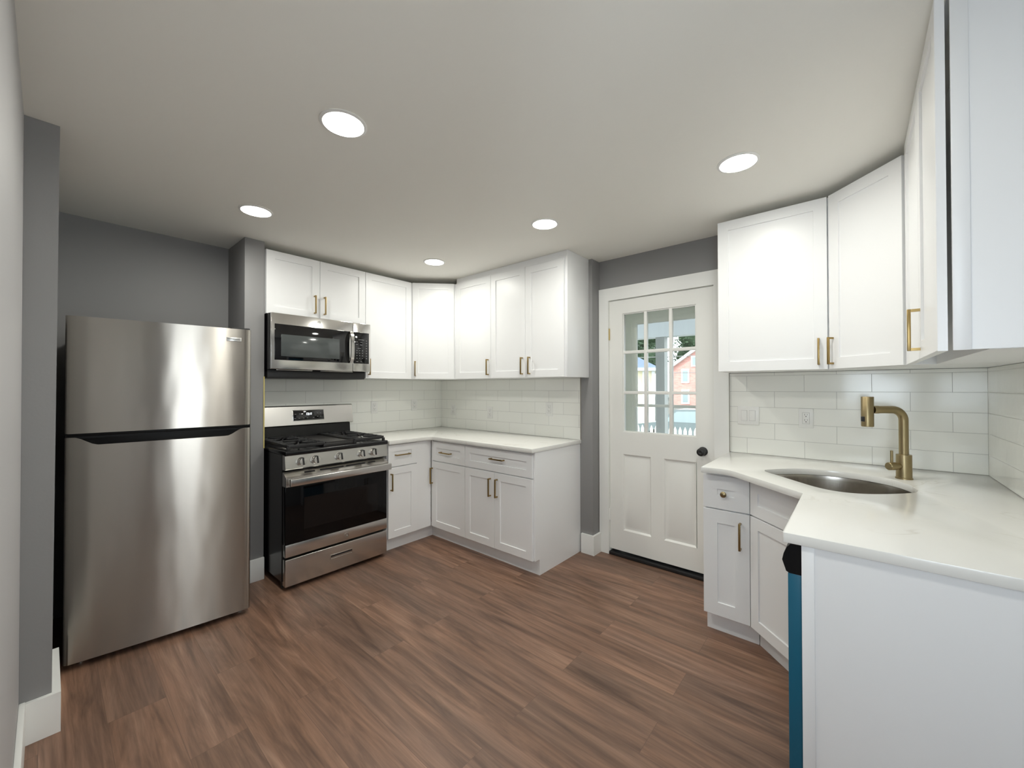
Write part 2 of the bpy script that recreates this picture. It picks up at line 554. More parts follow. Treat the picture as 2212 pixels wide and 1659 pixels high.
# ------------------------------------------------------------------ dimensions
ZC = 2.385
XD = 0.1236          # face of the door wall
BE = 1.8955          # end of the corner wall
YR = -3.9987         # right wall
XL = -2.9286         # left wall
XS = -2.8376         # side of the wall stub by the fridge
YS = -1.113
YA = 0.05            # back of the fridge alcove
XA, XAP, PP = -1.985, -1.861, 0.325   # pilaster between fridge and range

# ------------------------------------------------------------------ shell
bm = new(); quadbox(bm, -3.2, 0.45, -4.3, 0.3, -0.12, 0.0); struct('floor', bm, 'floor')
bm = new(); quadbox(bm, -3.2, 0.45, -4.3, 0.3, ZC, ZC + 0.12); struct('ceiling', bm, 'ceiling')
bm = new(); quadbox(bm, XAP - 0.05, 0.0, 0.0, 0.15, 0, ZC); struct('wall_stove', bm, 'wall')
bm = new(); quadbox(bm, XA, XAP, -PP, 0.15, 0, ZC, 0.004); struct('wall_pilaster', bm, 'wall')
bm = new(); quadbox(bm, -3.2, XA, YA, 0.2, 0, ZC); struct('wall_alcove', bm, 'wall')
bm = new()      # stub beside the fridge, leaning slightly as old plaster does
vs = quadbox(bm, -3.2, XS, YS, YA, 0, ZC)
for v in vs:
    if v.co.x > -3 and v.co.z < 0.5: v.co.x -= 0.010
struct('wall_stub', bm, 'wall')
WY0, WY1, WZ0, WZ1 = -3.96, -3.40, 0.88, 2.00
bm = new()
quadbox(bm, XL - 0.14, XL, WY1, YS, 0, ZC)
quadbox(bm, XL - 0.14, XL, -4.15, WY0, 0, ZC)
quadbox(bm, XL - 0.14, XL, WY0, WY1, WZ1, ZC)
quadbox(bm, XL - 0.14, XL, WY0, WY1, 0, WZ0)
struct('wall_left', bm, 'wallbright')
bm = new()
for y_ in (WY0, WY1 - .035): quadbox(bm, XL - 0.11, XL - 0.06, y_, y_ + .035, WZ0, WZ1)
for z_ in (WZ0, (WZ0 + WZ1) / 2 - .018, WZ1 - .035): quadbox(bm, XL - 0.112, XL - 0.058, WY0 + .001, WY1 - .001, z_, z_ + .035)
w2 = struct('added_window_2', bm, 'trimwhite')  # unseen window, added to bring daylight onto the end panel and room
bx('glass_pane', 'glass', (XL - .088, XL - .083, WY0 + .03, WY1 - .03, WZ0 + .03, WZ1 - .03), w2)
bm = new(); quadbox(bm, 0.0, 0.30, -BE, 0.15, 0, ZC, 0.006); struct('wall_corner', bm, 'wall')
DY0, DY1, DZ = -2.7700, -1.9830, 2.047
bm = new()
quadbox(bm, XD, 0.28, DY1, -BE + 0.01, 0, ZC)
quadbox(bm, XD, 0.28, -4.15, DY0, 0, ZC)
quadbox(bm, XD, 0.28, DY0, DY1, DZ, ZC)
struct('wall_door', bm, 'wall')
OX0, OX1, OZ = -2.665, -2.245, 2.03
bm = new()
quadbox(bm, -3.2, OX0, YR - 0.15, YR, 0, ZC)
quadbox(bm, OX1, 0.30, YR - 0.15, YR, 0, ZC)
quadbox(bm, OX0, OX1, YR - 0.15, YR, OZ, ZC)
struct('wall_right', bm, 'wall')
bm = new()
for b in ((OX0, OX0 + 0.03), (OX1 - 0.03, OX1)): quadbox(bm, b[0], b[1], YR - 0.10, YR - 0.05, 0.0, OZ)
quadbox(bm, OX0 + .03, OX1 - .03, YR - 0.10, YR - 0.05, OZ - 0.04, OZ)
quadbox(bm, OX0 + .03, OX1 - .03, YR - 0.10, YR - 0.05, 0, 0.70)
w1 = struct('window_1', bm, 'trimwhite')
bx('glass_pane', 'glass', (OX0 + .03, OX1 - .03, YR - .078, YR - .072, .70, OZ - .04), w1)

# baseboards
BH = 0.155
def baseboard(name, b):
    bm = new()
    x0, x1, y0, y1 = b
    quadbox(bm, x0, x1, y0, y1, 0, BH, 0.004)
    return struct(name, bm, 'trimwhite')
baseboard('baseboard_pilaster', (XA + 0.001, XAP - 0.0, -PP - 0.016, -PP))
bm = new()
extrude_poly(bm, [(XL + 0.004, YS - 0.018), (XS + 0.0145, YS - 0.018), (XS + 0.0145, -0.72), (XS - 0.012, -0.72), (XS - 0.012, YS), (XL + 0.004, YS)], 0, BH)
struct('baseboard_stub', bm, 'trimwhite')
bm = new(); quadbox(bm, XL, XL + 0.017, -3.3, YS - 0.012, 0, BH + .01, 0.004); struct('baseboard_left', bm, 'trimwhite')
bm = new()
extrude_poly(bm, [(0.0, -BE + 0.001), (-0.018, -BE + 0.001), (-0.018, -BE - 0.018), (XD - 0.02, -BE - 0.018), (XD - 0.02, -BE), (0.0, -BE)], 0, BH)
extrude_poly(bm, [(-0.018, -BE + 0.001), (0.0, -BE + 0.001), (0.0, -1.795), (-0.018, -1.795)], 0, BH)
struct('baseboard_corner', bm, 'trimwhite')

# door casing (trim_1), door leaf
CT = 0.022
bm = new()
extrude_poly(bm, [(-BE - 0.004, 0), (-BE - 0.004, DZ + .10), (-2.862, DZ + .10), (-2.862, 0), (DY0, 0), (DY0, DZ), (DY1, DZ), (DY1, 0)], XD - CT, XD, 'x')
struct('trim_1', bm, 'trimwhite')
bm = new()   # jamb lining and stop
quadbox(bm, XD, 0.30, DY1 - 0.002, DY1 + 0.02, 0, DZ)
quadbox(bm, XD, 0.30, DY0 - 0.02, DY0 + 0.001, 0, DZ)
quadbox(bm, XD, 0.30, DY0, DY1, DZ - 0.001, DZ + 0.02)
struct('trim_2', bm, 'stormgreen')
bm = new(); quadbox(bm, XD - 0.025, 0.30, DY0, DY1, 0.0, 0.026, 0.006); struct('trim_3', bm, 'blackmatte')

LX0, LX1 = XD - 0.002, XD + 0.042       # leaf thickness in x
LY0, LY1, LZ0, LZ1 = DY0 + 0.004, DY1 - 0.004, 0.045, 2.043
GY0, GY1, GZ0, GZ1 = -2.651, -2.098, 0.992, 1.932
def door_leaf():
    bm = new()
    px = [(-2.323, -2.096), (-2.647, -2.419)]      # lower panel openings
    pz0, pz1 = 0.211, 0.815
    # stiles and rails
    quadbox(bm, LX0, LX1, LY0, GY0, LZ0, LZ1)
    quadbox(bm, LX0, LX1, GY1, LY1, LZ0, LZ1)
    quadbox(bm, LX0, LX1, GY0, GY1, GZ1, LZ1)
    quadbox(bm, LX0, LX1, GY0, GY1, pz1, GZ0)
    quadbox(bm, LX0, LX1, GY0, GY1, LZ0, pz0)
    quadbox(bm, LX0, LX1, px[1][1], px[0][0], pz0, pz1)
    # raised panels: sloped moulding, flat field, raised centre
    for (a, b) in px:
        a2, b2 = max(a, GY0), min(b, GY1)
        def ring(ins, x):
            return [bm.verts.new((x, a2 + ins, pz0 + ins)), bm.verts.new((x, b2 - ins, pz0 + ins)), bm.verts.new((x, b2 - ins, pz1 - ins)), bm.verts.new((x, a2 + ins, pz1 - ins))]
        rs = [ring(0, LX0), ring(0.012, LX0 + 0.012), ring(0.020, LX0 + 0.012), ring(0.040, LX0 + 0.004)]
        for p, q in zip(rs, rs[1:]):
            for k in range(4):
                bm.faces.new((p[k], p[(k + 1) % 4], q[(k + 1) % 4], q[k]))
        bm.faces.new(rs[-1])
    return bm
door = struct('door_1', door_leaf(), 'doorwhite')
MUW = 0.012
bm = new()
ys = [GY0, -2.478, -2.278, GY1]
zs = [GZ0, 1.303, 1.622, GZ1]
for yv in (-2.471, -2.281): quadbox(bm, LX0 + 0.006, LX1 - 0.006, yv - MUW, yv + MUW, GZ0, GZ1, 0.003)
for zv in (1.303, 1.622): quadbox(bm, LX0 + 0.007, LX1 - 0.007, GY0, GY1, zv - MUW, zv + MUW, 0.003)
for (a, b, c, d) in ((GY0, GY0 + .008, GZ0, GZ1), (GY1 - .008, GY1, GZ0, GZ1), (GY0 + .008, GY1 - .008, GZ0, GZ0 + .008), (GY0 + .008, GY1 - .008, GZ1 - .008, GZ1)):
    quadbox(bm, LX0 + 0.008, LX1 - 0.008, a, b, c, d)
obj('muntins', bm, 'doorwhite', door)
bx('glass_panes', 'glass', (XD + .017, XD + .021, GY0, GY1, GZ0, GZ1), door)
kn = new()
mt = Matrix.Translation((LX0, -2.693, 0.897)) @ Matrix.Rotation(-PI / 2, 4, 'Y')
lathe(kn, [(0.031, 0.0), (0.031, 0.006), (0.027, 0.010), (0.013, 0.013), (0.012, 0.030), (0.020, 0.036), (0.0265, 0.046), (0.0275, 0.056), (0.024, 0.064), (0.012, 0.0675), (0.010, 0.066)], 28, mt)
obj('door_knob', kn, 'blackmatte', door)
bx('latch_plate', 'blackmatte', (LX0 - 0.0008, LX0 + 0.012, LY0 - 0.0035, LY0 + 0.0005, 0.865, 0.925), door)
for zc, mm in ((1.775, 'unpaintedhinge'), (0.318, 'trimwhite')):
    bm = new()
    tube(bm, [(LX0 - 0.006, DY1 - 0.002, zc - 0.047), (LX0 - 0.006, DY1 - 0.002, zc + 0.047)], 0.006, 12)
    quadbox(bm, LX0 - 0.003, LX0 + 0.001, DY1 - 0.001, DY1 + 0.013, zc - 0.045, zc + 0.045)
    h = obj('hinge', bm, mm, door)
    if mm == 'unpaintedhinge': h['label'] = 'unpainted brass hinge'

# storm door (door_2)
SX0, SX1 = 0.305, 0.335
bm = new()
sy0, sy1, sz1 = DY0 + .005, DY1 - .005, 2.02
quadbox(bm, SX0, SX1, -2.131, sy1, 0.03, sz1)
quadbox(bm, SX0, SX1, sy0, -2.625, 0.03, sz1)
quadbox(bm, SX0, SX1, -2.625, -2.131, 1.868, sz1)
quadbox(bm, SX0, SX1, -2.625, -2.131, 0.03, 0.86)
for a, b in ((-2.094, -2.085),): quadbox(bm, SX0 - .004, SX0, a, b, 0.03, 1.91)
quadbox(bm, SX0 - .004, SX0, -2.6, -2.0945, 1.903, 1.912)
storm = struct('door_2', bm, 'stormgreen')
bm = new()
quadbox(bm, SX0 - .008, SX0 + .012, -2.628, -2.128, 1.186, 1.208, 0.002)
quadbox(bm, SX0 - .008, SX0 + .012, -2.137, -2.120, 0.86, 1.186, 0.002)
quadbox(bm, SX0 + .002, SX0 + .014, -2.139, -2.128, 1.208, 1.874, 0.002)
quadbox(bm, SX0 + .002, SX0 + .014, -2.628, -2.139, 1.862, 1.874, 0.002)
obj('sash_rail', bm, 'stormmetal', storm)
bx('glass_pane', 'glass', (SX0 + .016, SX0 + .019, -2.625, -2.131, .86, 1.868), storm)

# ------------------------------------------------------------------ backsplash sheets
TT = 0.008
def backsplash(name, b, m, label):
    bm = new(); quadbox(bm, *b)
    o = obj(name, bm, m)
    return tag(o, label, 'backsplash')
M['tileA'] = tile_material('stove_tile', 'X', 0.543 + 0.3033 * 10)
M['tileB'] = tile_material('corner_tile', 'Y', 0.560 + 0.3033 * 10)
M['tileC'] = tile_material('sink_tile', 'Y', 3.116 + 0.3033 * 10)
M['tileD'] = tile_material('right_tile', 'X', 0.2 + 0.3033 * 12)
backsplash('tile_backsplash', (XAP + .001, -0.001, -TT, -0.0008, 0.9148, 1.424), M['tileA'], 'white subway tile backsplash behind the gas range')
backsplash('tile_backsplash', (-TT, -0.0008, -1.787, -TT - .0005, 0.9148, 1.424), M['tileB'], 'white subway tile backsplash above the corner counter with three outlets')
backsplash('tile_backsplash', (XD - TT, XD - 0.0008, YR + TT + .0005, -2.8635, 0.9148, 1.436), M['tileC'], 'white subway tile backsplash behind the brass faucet')
backsplash('tile_backsplash', (-1.42, XD - 0.001, YR + .0008, YR + TT, 0.9148, 1.436), M['tileD'], 'white subway tile backsplash at right edge of the sink counter')
bm = new(); quadbox(bm, XAP - 0.006, XAP + 0.001, -PP - 0.003, -PP + 0.010, 0.918, 1.425); struct('trim_4', bm, 'yellowpaper')
bm = new(); quadbox(bm, -0.011, 0.0, -1.7895, -1.7872, 0.9145, 1.425); struct('trim_5', bm, 'rawdrywall')
bm = new(); quadbox(bm, XD - CT, XD - 0.001, -2.8632, -2.8622, 0.9145, 1.435); struct('trim_6', bm, 'rawdrywall')

# ------------------------------------------------------------------ cabinets
DT = 0.019     # door thickness
FR = 0.057     # shaker frame width
def shaker(bm, x0, x1, z0, z1, fr=FR, y=0.0, t=DT, rec=0.007):
    """door slab whose front is y, back is y+t"""
    def ring(ix, yy):
        return [bm.verts.new((x0 + ix, yy, z0 + ix)), bm.verts.new((x1 - ix, yy, z0 + ix)), bm.verts.new((x1 - ix, yy, z1 - ix)), bm.verts.new((x0 + ix, yy, z1 - ix))]
    e = 0.0012
    rs = [ring(0, y + t), ring(0, y + e), ring(e, y), ring(fr, y), ring(fr + 0.0012, y + rec)]
    bm.faces.new(rs[0][::-1])
    for p, q in zip(rs, rs[1:]):
        for k in range(4):
            bm.faces.new((p[k], p[(k + 1) % 4], q[(k + 1) % 4], q[k]))
    bm.faces.new(rs[-1])

def pull_bm(length=0.140, s=0.0095, off=0.032, axis='z'):
    """square bar pull; bar centre at y=-off, posts at both ends; centred at origin on the door face"""
    bm = new()
    h = length / 2
    b = 0.0012
    quadbox(bm, -s / 2, s / 2, -off, -off + s, -h, h, b, 2)
    quadbox(bm, -s / 2 + .0004, s / 2 - .0004, -off + s * .5, 0, h - s, h - 0.0003, 0)
    quadbox(bm, -s / 2 + .0004, s / 2 - .0004, -off + s * .5, 0, -h + 0.0003, -h + s, 0)
    if axis == 'x':
        bmesh.ops.transform(bm, matrix=Matrix.Rotation(PI / 2, 4, 'Y'), verts=bm.verts[:])
    return bm

def add_door(root, x0, x1, z0, z1, pull=None, name='door', fr=FR, pname='handle', axis='z', knob=False):
    bm = new(); shaker(bm, x0, x1, z0, z1, fr)
    d = obj(name, bm, 'white', root)
    if pull is not None:
        if knob:
            kb = new()
            mt = Matrix.Translation((pull[0], 0.007, pull[1])) @ Matrix.Rotation(PI / 2, 4, 'X')
            lathe(kb, [(0.0075, 0), (0.006, 0.004), (0.0055, 0.014), (0.012, 0.018), (0.0155, 0.023), (0.0150, 0.027), (0.009, 0.031), (0.001, 0.032)], 24, mt)
            k = obj('knob', kb, 'brassdark', d)
        else:
            pb = pull_bm(axis=axis)
            bmesh.ops.translate(pb, vec=(pull[0], 0.0005 if not (pull[2:] and pull[2]) else 0.007, pull[1]), verts=pb.verts[:])
            k = obj(pname, pb, 'brass', d)
    return d

G = 0.0016     # half gap between doors

# ---- upper cabinets. local frame: x to the right seen from the front, y into the wall, door front at y=0
ZU, ZT = 1.4261, 2.335
UD = 0.331
def upper(label, loc, rotz, w, z0, z1, depth=UD, group='white upper cabinets'):
    r = thing('upper_cabinet', label, 'cabinet', loc, rotz, group)
    bm = new(); quadbox(bm, 0.0008, w - 0.0008, DT + 0.002, depth - 0.001, z0, z1)
    obj('box', bm, 'white', r)
    return r

# over the microwave
c = upper('short white two-door wall cabinet above the microwave', (-1.8555, -UD, 0), 0, 0.7615, 1.877, ZT)
add_door(c, 0.002, 0.3784 - G, 1.877, ZT, (0.336, 1.987))
add_door(c, 0.3784 + G, 0.7615 - .001, 1.877, ZT, (0.411, 1.987))
# single door
c = upper('white single-door wall cabinet just right of the microwave', (-1.0930, -UD, 0), 0, 0.4640, ZU, ZT)
add_door(c, G, 0.4640 - G, ZU, ZT, (0.028, 1.524))
# corner cabinet: pentagon box with a diagonal door
def corner_upper(label, A, B, corner, z0, z1, pull_side):
    """A: left end of the diagonal seen from the front, B: right end"""
    ax = Vector((A[0], A[1], 0)); bxv = Vector((B[0], B[1], 0))
    d = bxv - ax
    ang = math.atan2(d.y, d.x)
    r = thing('upper_cabinet', label, 'cabinet', ax, ang, 'white upper cabinets')
    inv = Matrix.Rotation(-ang, 4, 'Z') @ Matrix.Translation(-ax)
    return r, d.length, inv
CA = (-0.6277, -UD); CB = (-UD, -0.6107)
r, wdt, inv = corner_upper('white diagonal wall cabinet in the corner between two walls', CA, CB, (0, 0), ZU, ZT, 'l')
poly = [(-0.6277, -UD + DT), (-0.6277, -0.001), (-0.001, -0.001), (-0.001, -0.6107), (-UD + DT, -0.6107)]
bm = new(); extrude_poly(bm, [tuple((inv @ Vector((p[0], p[1], 0))).to_2d()) for p in poly], ZU, ZT)
obj('box', bm, 'white', r)
add_door(r, 0.008, wdt - 0.008, ZU, ZT, (0.036, 1.524))
# wall B uppers (face -X): rot -90, local x -> world -Y
c = upper('white single-door wall cabinet right of the diagonal corner cabinet', (-UD, -0.6107, 0), -PI / 2, 0.4679, ZU, ZT)
add_door(c, 0.010, 0.4679 - G, ZU, ZT - 0.004, (0.4393, 1.524))
bx('filler', 'white', (0.0, 0.4679, DT + .001, DT + .02, ZT - .001, ZC - .001), c)
c = upper('white two-door wall cabinet ending beside the grey wall corner', (-UD, -1.0786, 0), -PI / 2, 0.7742, ZU, ZT)
add_door(c, G, 0.3876 - G, ZU, ZT - 0.006, (0.3600, 1.521))
add_door(c, 0.3876 + G, 0.7622 - G, ZU, ZT - 0.010, (0.4365, 1.521))
bx('filler', 'white', (0.0, 0.7742, DT + .001, DT + .02, ZT - .001, ZC - .001), c)
bx('end_panel', 'white', (0.7742, 0.7862, DT - 0.006, UD - .001, ZU - .002, ZC - .0015), c, 0.001)

# sink wall uppers
ZV, ZVT = 1.4383, 2.342
c = upper('large white single-door wall cabinet right of the back door', (XD - UD, -2.872, 0), -PI / 2, 0.5242, ZV, ZVT)
add_door(c, 0.0, 0.5242 - G, ZV, ZVT, (0.4855, 1.531))
W1 = 0.6026
A = (XD - UD, -3.3962); B = (XD - W1 - 0.004, YR + UD)
r, wdt, inv = corner_upper('white diagonal wall cabinet above the brass faucet', A, B, None, ZV, ZVT, 'l')
poly = [(XD - UD + DT, -3.3962), (XD - TT * 0 - 0.001, -3.3962), (XD - 0.001, YR + 0.001), (XD - W1, YR + 0.001), (XD - W1, YR + UD - DT)]
bm = new(); extrude_poly(bm, [tuple((inv @ Vector((p[0], p[1], 0))).to_2d()) for p in poly], ZV, ZVT)
obj('box', bm, 'white', r)
add_door(r, 0.006, wdt - 0.012, ZV, ZVT, (0.030, 1.531))
# right wall upper (faces +Y): rot 180
XE = -1.341
xs0 = XD - W1 - 0.004
wR = xs0 - XE
c = thing('upper_cabinet', 'white wall cabinet cut by the right edge, seen end on', 'cabinet', (xs0, YR + UD, 0), PI, 'white upper cabinets')
bx('box', 'white', (0.0008, wR - 0.0008, DT + 0.07, UD - .001, ZV, ZVT + .04), c)
add_door(c, 0.004, wR / 2 + 0.03 - G, ZV, ZVT + .03, None)
add_door(c, wR / 2 + 0.03 + G, wR, ZV, ZVT + .03, (wR / 2 + 0.03 + 0.035, 1.535))
bx('end_panel', 'white', (wR, wR + 0.006, DT + 0.040, UD - .001, ZV + .001, ZC - .001), c)
bx('end_stile', 'white', (wR, wR + 0.009, DT + 0.008, DT + 0.040, ZV, ZC - .001), c, 0.001)
bx('filler', 'white', (0.0, wR, DT + .008, DT + .026, ZVT + .040, ZC - .001), c)

# ---- base cabinets
ZB0, ZB1 = 0.115, 0.882
BD = 0.628
def base(label, loc, rotz, w, depth=BD, toe=True, group='white base cabinets'):
    r = thing('base_cabinet', label, 'cabinet', loc, rotz, group)
    bm = new(); quadbox(bm, 0.0, w, DT + .001, depth - .002, ZB0, ZB1)
    obj('box', bm, 'white', r)
    if toe:
        bx('toe_kick', 'white', (0, w, 0.068, depth - .002, 0.0, ZB0), r)
    return r
# beside the range
xA0 = -1.062
c = base('narrow white base cabinet between the range and the counter corner', (xA0, -BD, 0), 0, 0.434)
add_door(c, 0.004, 0.280, 0.697, 0.874, (0.1365, 0.789, True), 'drawer', fr=0.054, axis='x')
add_door(c, 0.004, 0.280, ZB0, 0.690, (0.026, 0.574))
bx('filler', 'white', (0.283, 0.4335, DT - 0.012, DT + .001, ZB0, 0.876), c)
bx('corner_post', 'white', (0.4335, 0.446, DT - 0.002, DT + .03, ZB0, 0.876), c)
bx('toe_return', 'white', (0.434, 0.5015, 0.068, 0.083, 0.0, ZB0), c)
# corner wall
c = base('white base cabinet with one drawer and one door at the inner corner', (-BD, -0.630, 0), -PI / 2, 0.4390)
bx('toe_return', 'white', (-0.0695, 0.0, 0.068, 0.083, 0.0, ZB0), c)
bx('filler', 'white', (-0.0075, 0.012, DT - 0.012, DT + .001, ZB0, 0.876), c)
add_door(c, 0.012, 0.4379 - G, 0.700, 0.868, (0.198, 0.781, True), 'drawer', fr=0.054, axis='x')
add_door(c, 0.0125, 0.4379 - G, ZB0, 0.692, (0.0265 - 0.02 + 0.012, 0.565))
c = base('white base cabinet with wide drawer and two doors at the counter end', (-BD, -1.0690, 0), -PI / 2, 0.7000)
add_door(c, G, 0.700 - .003, 0.700, 0.868, (0.361, 0.797, True), 'drawer', fr=0.054, axis='x')
add_door(c, G, 0.331 - G, ZB0, 0.692, (0.292, 0.577))
add_door(c, 0.331 + G, 0.700 - .003, ZB0, 0.692, (0.362, 0.579))
bm = new()
quadbox(bm, 0.700, 0.712, DT - 0.004, BD - .002, ZB0, ZB1)
quadbox(bm, 0.700, 0.712, 0.068, BD - .002, 0.0, ZB0)
obj('end_panel', bm, 'white', c)

# sink side: narrow cabinet with knob
XF = -0.503
c = base('narrow white base cabinet with knob drawer beside the back door', (XF, -2.861, 0), -PI / 2, 0.2230, XD - XF, False)
bx('toe_kick', 'white', (0.001, 0.2535, 0.068, 0.0845, 0.0, ZB0 - .001), c)
bx('side_panel', 'white', (0.001, 0.018, 0.085, XD - XF - .002, 0.0, ZB0), c)
add_door(c, 0.001, 0.2243, 0.690, 0.866, (0.105, 0.773), 'drawer', fr=0.070, knob=True)
add_door(c, 0.001, 0.2243, ZB0, 0.683, (0.182, 0.567), fr=0.070)
# diagonal sink base
A = Vector((XF, -3.086, 0)); B = Vector((-0.798, -3.381, 0))
ang = math.atan2((B - A).y, (B - A).x); wd = (B - A).length
r = thing('base_cabinet', 'white diagonal sink base cabinet under the corner sink', 'cabinet', A, ang, 'white base cabinets')
inv = Matrix.Rotation(-ang, 4, 'Z') @ Matrix.Translation(-A)
def loc2(ps): return [tuple((inv @ Vector((p[0], p[1], 0))).to_2d()) for p in ps]
s = DT / math.sqrt(2)
# open-topped carcass: face frame, side walls, floor (the bowl hangs inside)
bm = new()
quadbox(bm, 0.0, wd, DT + .001, DT + .018, ZB0, ZB1)
obj('box', bm, 'white', r)
bm = new()
extrude_poly(bm, loc2([(XF + .02, -3.088), (XD - .01, -3.088), (XD - .01, YR + .01), (-0.796, YR + .01), (-0.796, -3.392), (-.75, -3.36)]), ZB0, ZB0 + .018)
obj('bottom_shelf', bm, 'white', r)
bm = new(); quadbox(bm, -0.026, wd - 0.02, 0.070, 0.085, 0, ZB0); obj('toe_kick', bm, 'white', r)
bm = new(); shaker(bm, 0.0015, wd - .004, 0.690, 0.866, 0.057); obj('false_drawer_front', bm, 'white', r)
add_door(r, 0.0015, wd - .004, ZB0, 0.683, (wd - 0.036, 0.567))

# end panel at the dishwasher
bm = new()
r = thing('end_panel', 'white end panel under the counter in right foreground', 'cabinet panel', (-1.425, YR, 0), 0)
bx('panel', 'white', (0.0, 0.018, 0.001, 0.588, 0.0, 0.8825), r)
bx('face_stile', 'white', (-0.0035, 0.018, 0.588, 0.618, 0.0, 0.8825), r, 0.001)

# ------------------------------------------------------------------ counters
def round_corner(p0, p1, p2, rad, n=8):
    p0, p1, p2 = Vector(p0), Vector(p1), Vector(p2)
    d0 = (p0 - p1).normalized(); d2 = (p2 - p1).normalized()
    th = d0.angle(d2)
    t = rad / math.tan(th / 2)
    a = p1 + d0 * t; b = p1 + d2 * t
    cen = p1 + (d0 + d2).normalized() * (rad / math.sin(th / 2))
    out = []
    va, vb = a - cen, b - cen
    tot = va.angle(vb)
    sgn = 1 if va.cross(vb) > 0 else -1
    for k in range(n + 1):
        a_ = sgn * tot * k / n
        out.append(tuple(cen + Vector((va.x * math.cos(a_) - va.y * math.sin(a_), va.x * math.sin(a_) + va.y * math.cos(a_)))))
    return out

def slab(outer, z0, z1, hole=None, bev=0.0025):
    bm = new()
    loops = [outer] + ([hole] if hole else [])
    edges = []
    for lp in loops:
        vs = [bm.verts.new((p[0], p[1], z1)) for p in lp]
        edges += [bm.edges.new((vs[i], vs[(i + 1) % len(vs)])) for i in range(len(vs))]
    rr = bmesh.ops.triangle_fill(bm, edges=edges, use_beauty=True, use_dissolve=False)
    fs = [f for f in rr['geom'] if isinstance(f, bmesh.types.BMFace)]
    ex = bmesh.ops.extrude_face_region(bm, geom=fs)
    bmesh.ops.translate(bm, vec=(0, 0, z0 - z1), verts=[v for v in ex['geom'] if isinstance(v, bmesh.types.BMVert)])
    bmesh.ops.recalc_face_normals(bm, faces=bm.faces[:])
    es = [e for e in bm.edges if len(e.link_faces) == 2 and e.calc_face_angle(0) > 1.0 and abs(e.verts[0].co.z - e.verts[1].co.z) < 1e-5]
    bmesh.ops.bevel(bm, geom=es, offset=bev, segments=2, affect='EDGES', profile=0.5)
    return bm

ZK0, ZK1 = 0.884, 0.914
outer = [(-1.068, -0.001), (-1.068, -0.655)] + round_corner((-1.068, -0.655), (-0.655, -0.655), (-0.655, -1.789), 0.045) + [(-0.655, -1.789), (-0.001, -1.789), (-0.001, -0.001)]
o = obj('countertop', slab(outer, ZK0, ZK1), 'quartz')
tag(o, 'white quartz countertop wrapping the corner right of the range', 'countertop')

sink_pts = [(-0.427, -3.144), (-0.395, -3.160), (-0.311, -3.225), (-0.253, -3.305), (-0.229, -3.414), (-0.240, -3.521), (-0.300, -3.618), (-0.381, -3.674), (-0.461, -3.694), (-0.525, -3.693),
            (-0.570, -3.673), (-0.625, -3.628), (-0.691, -3.56), (-0.728, -3.495), (-0.732, -3.43), (-0.697, -3.367), (-0.623, -3.294), (-0.55, -3.226), (-0.475, -3.157)]
def smooth_loop(pts, n=4):
    out = []
    N = len(pts)
    for i in range(N):
        p0, p1, p2, p3 = [Vector(pts[(i + k) % N]) for k in (-1, 0, 1, 2)]
        for k in range(n):
            t = k / n
            out.append(tuple(0.5 * ((2 * p1) + (-p0 + p2) * t + (2 * p0 - 5 * p1 + 4 * p2 - p3) * t * t + (-p0 + 3 * p1 - 3 * p2 + p3) * t ** 3)))
    return out
sink_loop = smooth_loop(sink_pts)
XCE = -1.4370
outer = [(XD - TT * 0 - 0.001, -2.866), (-0.556, -2.866)] + round_corner((-0.556, -2.866), (-0.543, -3.000), (-0.862, -3.3375), 0.10) + [(-0.862, -3.3375)] + \
    round_corner((-0.862, -3.3375), (XCE, -3.336), (XCE, YR), 0.006, 3) + [(XCE, YR + 0.001), (XD - 0.001, YR + 0.001)]
o = obj('countertop', slab(outer, ZK0, ZK1, sink_loop), 'quartz')
tag(o, 'white veined quartz countertop holding the sink in right foreground', 'countertop')

# sink bowl
bm = new()
cen = Vector((-0.48, -3.43))
prof = [(1.035, ZK0 - 0.001), (1.02, ZK0 - 0.002), (1.01, ZK0 - 0.02), (0.985, ZK0 - 0.14), (0.95, ZK0 - 0.185), (0.86, ZK0 - 0.205), (0.3, ZK0 - 0.212), (0.08, ZK0 - 0.215)]
rings = [[bm.verts.new((cen.x + (p[0] - cen.x) * sc_, cen.y + (p[1] - cen.y) * sc_, z)) for p in sink_loop] for sc_, z in prof]
for a, b in zip(rings, rings[1:]):
    for k in range(len(a)):
        f = bm.faces.new((a[k], a[(k + 1) % len(a)], b[(k + 1) % len(a)], b[k])); f.smooth = True
bm.faces.new(rings[-1])
sk = obj('sink', bm, 'sinksteel')
tag(sk, 'stainless undermount corner sink bowl set in the white counter', 'sink')
bm = new(); lathe(bm, [(0.05, 0), (0.052, 0.004), (0.040, 0.005), (0.036, 0.0035), (0.002, 0.003)], 24, Matrix.Translation((cen.x, cen.y, ZK0 - 0.2135))); obj('drain', bm, 'chrome', sk)

# faucet: spout swung over the bowl
FX, FY = -0.243, -3.673
ft = thing('faucet', 'brushed brass pull-out kitchen faucet with bent spout beside the sink', 'faucet', (FX, FY, ZK1), 0)
bm = new(); lathe(bm, [(0.031, 0.0), (0.031, 0.006), (0.0285, 0.008), (0.0280, 0.112), (0.0275, 0.1135), (0.019, 0.114)], 32); obj('body', bm, 'brassdark', ft)
SD = Vector((-0.60, 0.80, 0)).normalized()
SPL = 0.142
zc_ = 0.3235
path = [Vector((0, 0, 0.110)), Vector((0, 0, zc_ - 0.05))]
for k in range(1, 9):
    a = k / 8 * PI / 2
    path.append(SD * (0.05 * (1 - math.cos(a))) + Vector((0, 0, zc_ - 0.05 + 0.05 * math.sin(a))))
path.append(SD * (SPL - .012) + Vector((0, 0, zc_)))
bm = new(); tube(bm, path, 0.0175, 24); obj('spout', bm, 'brassdark', ft)
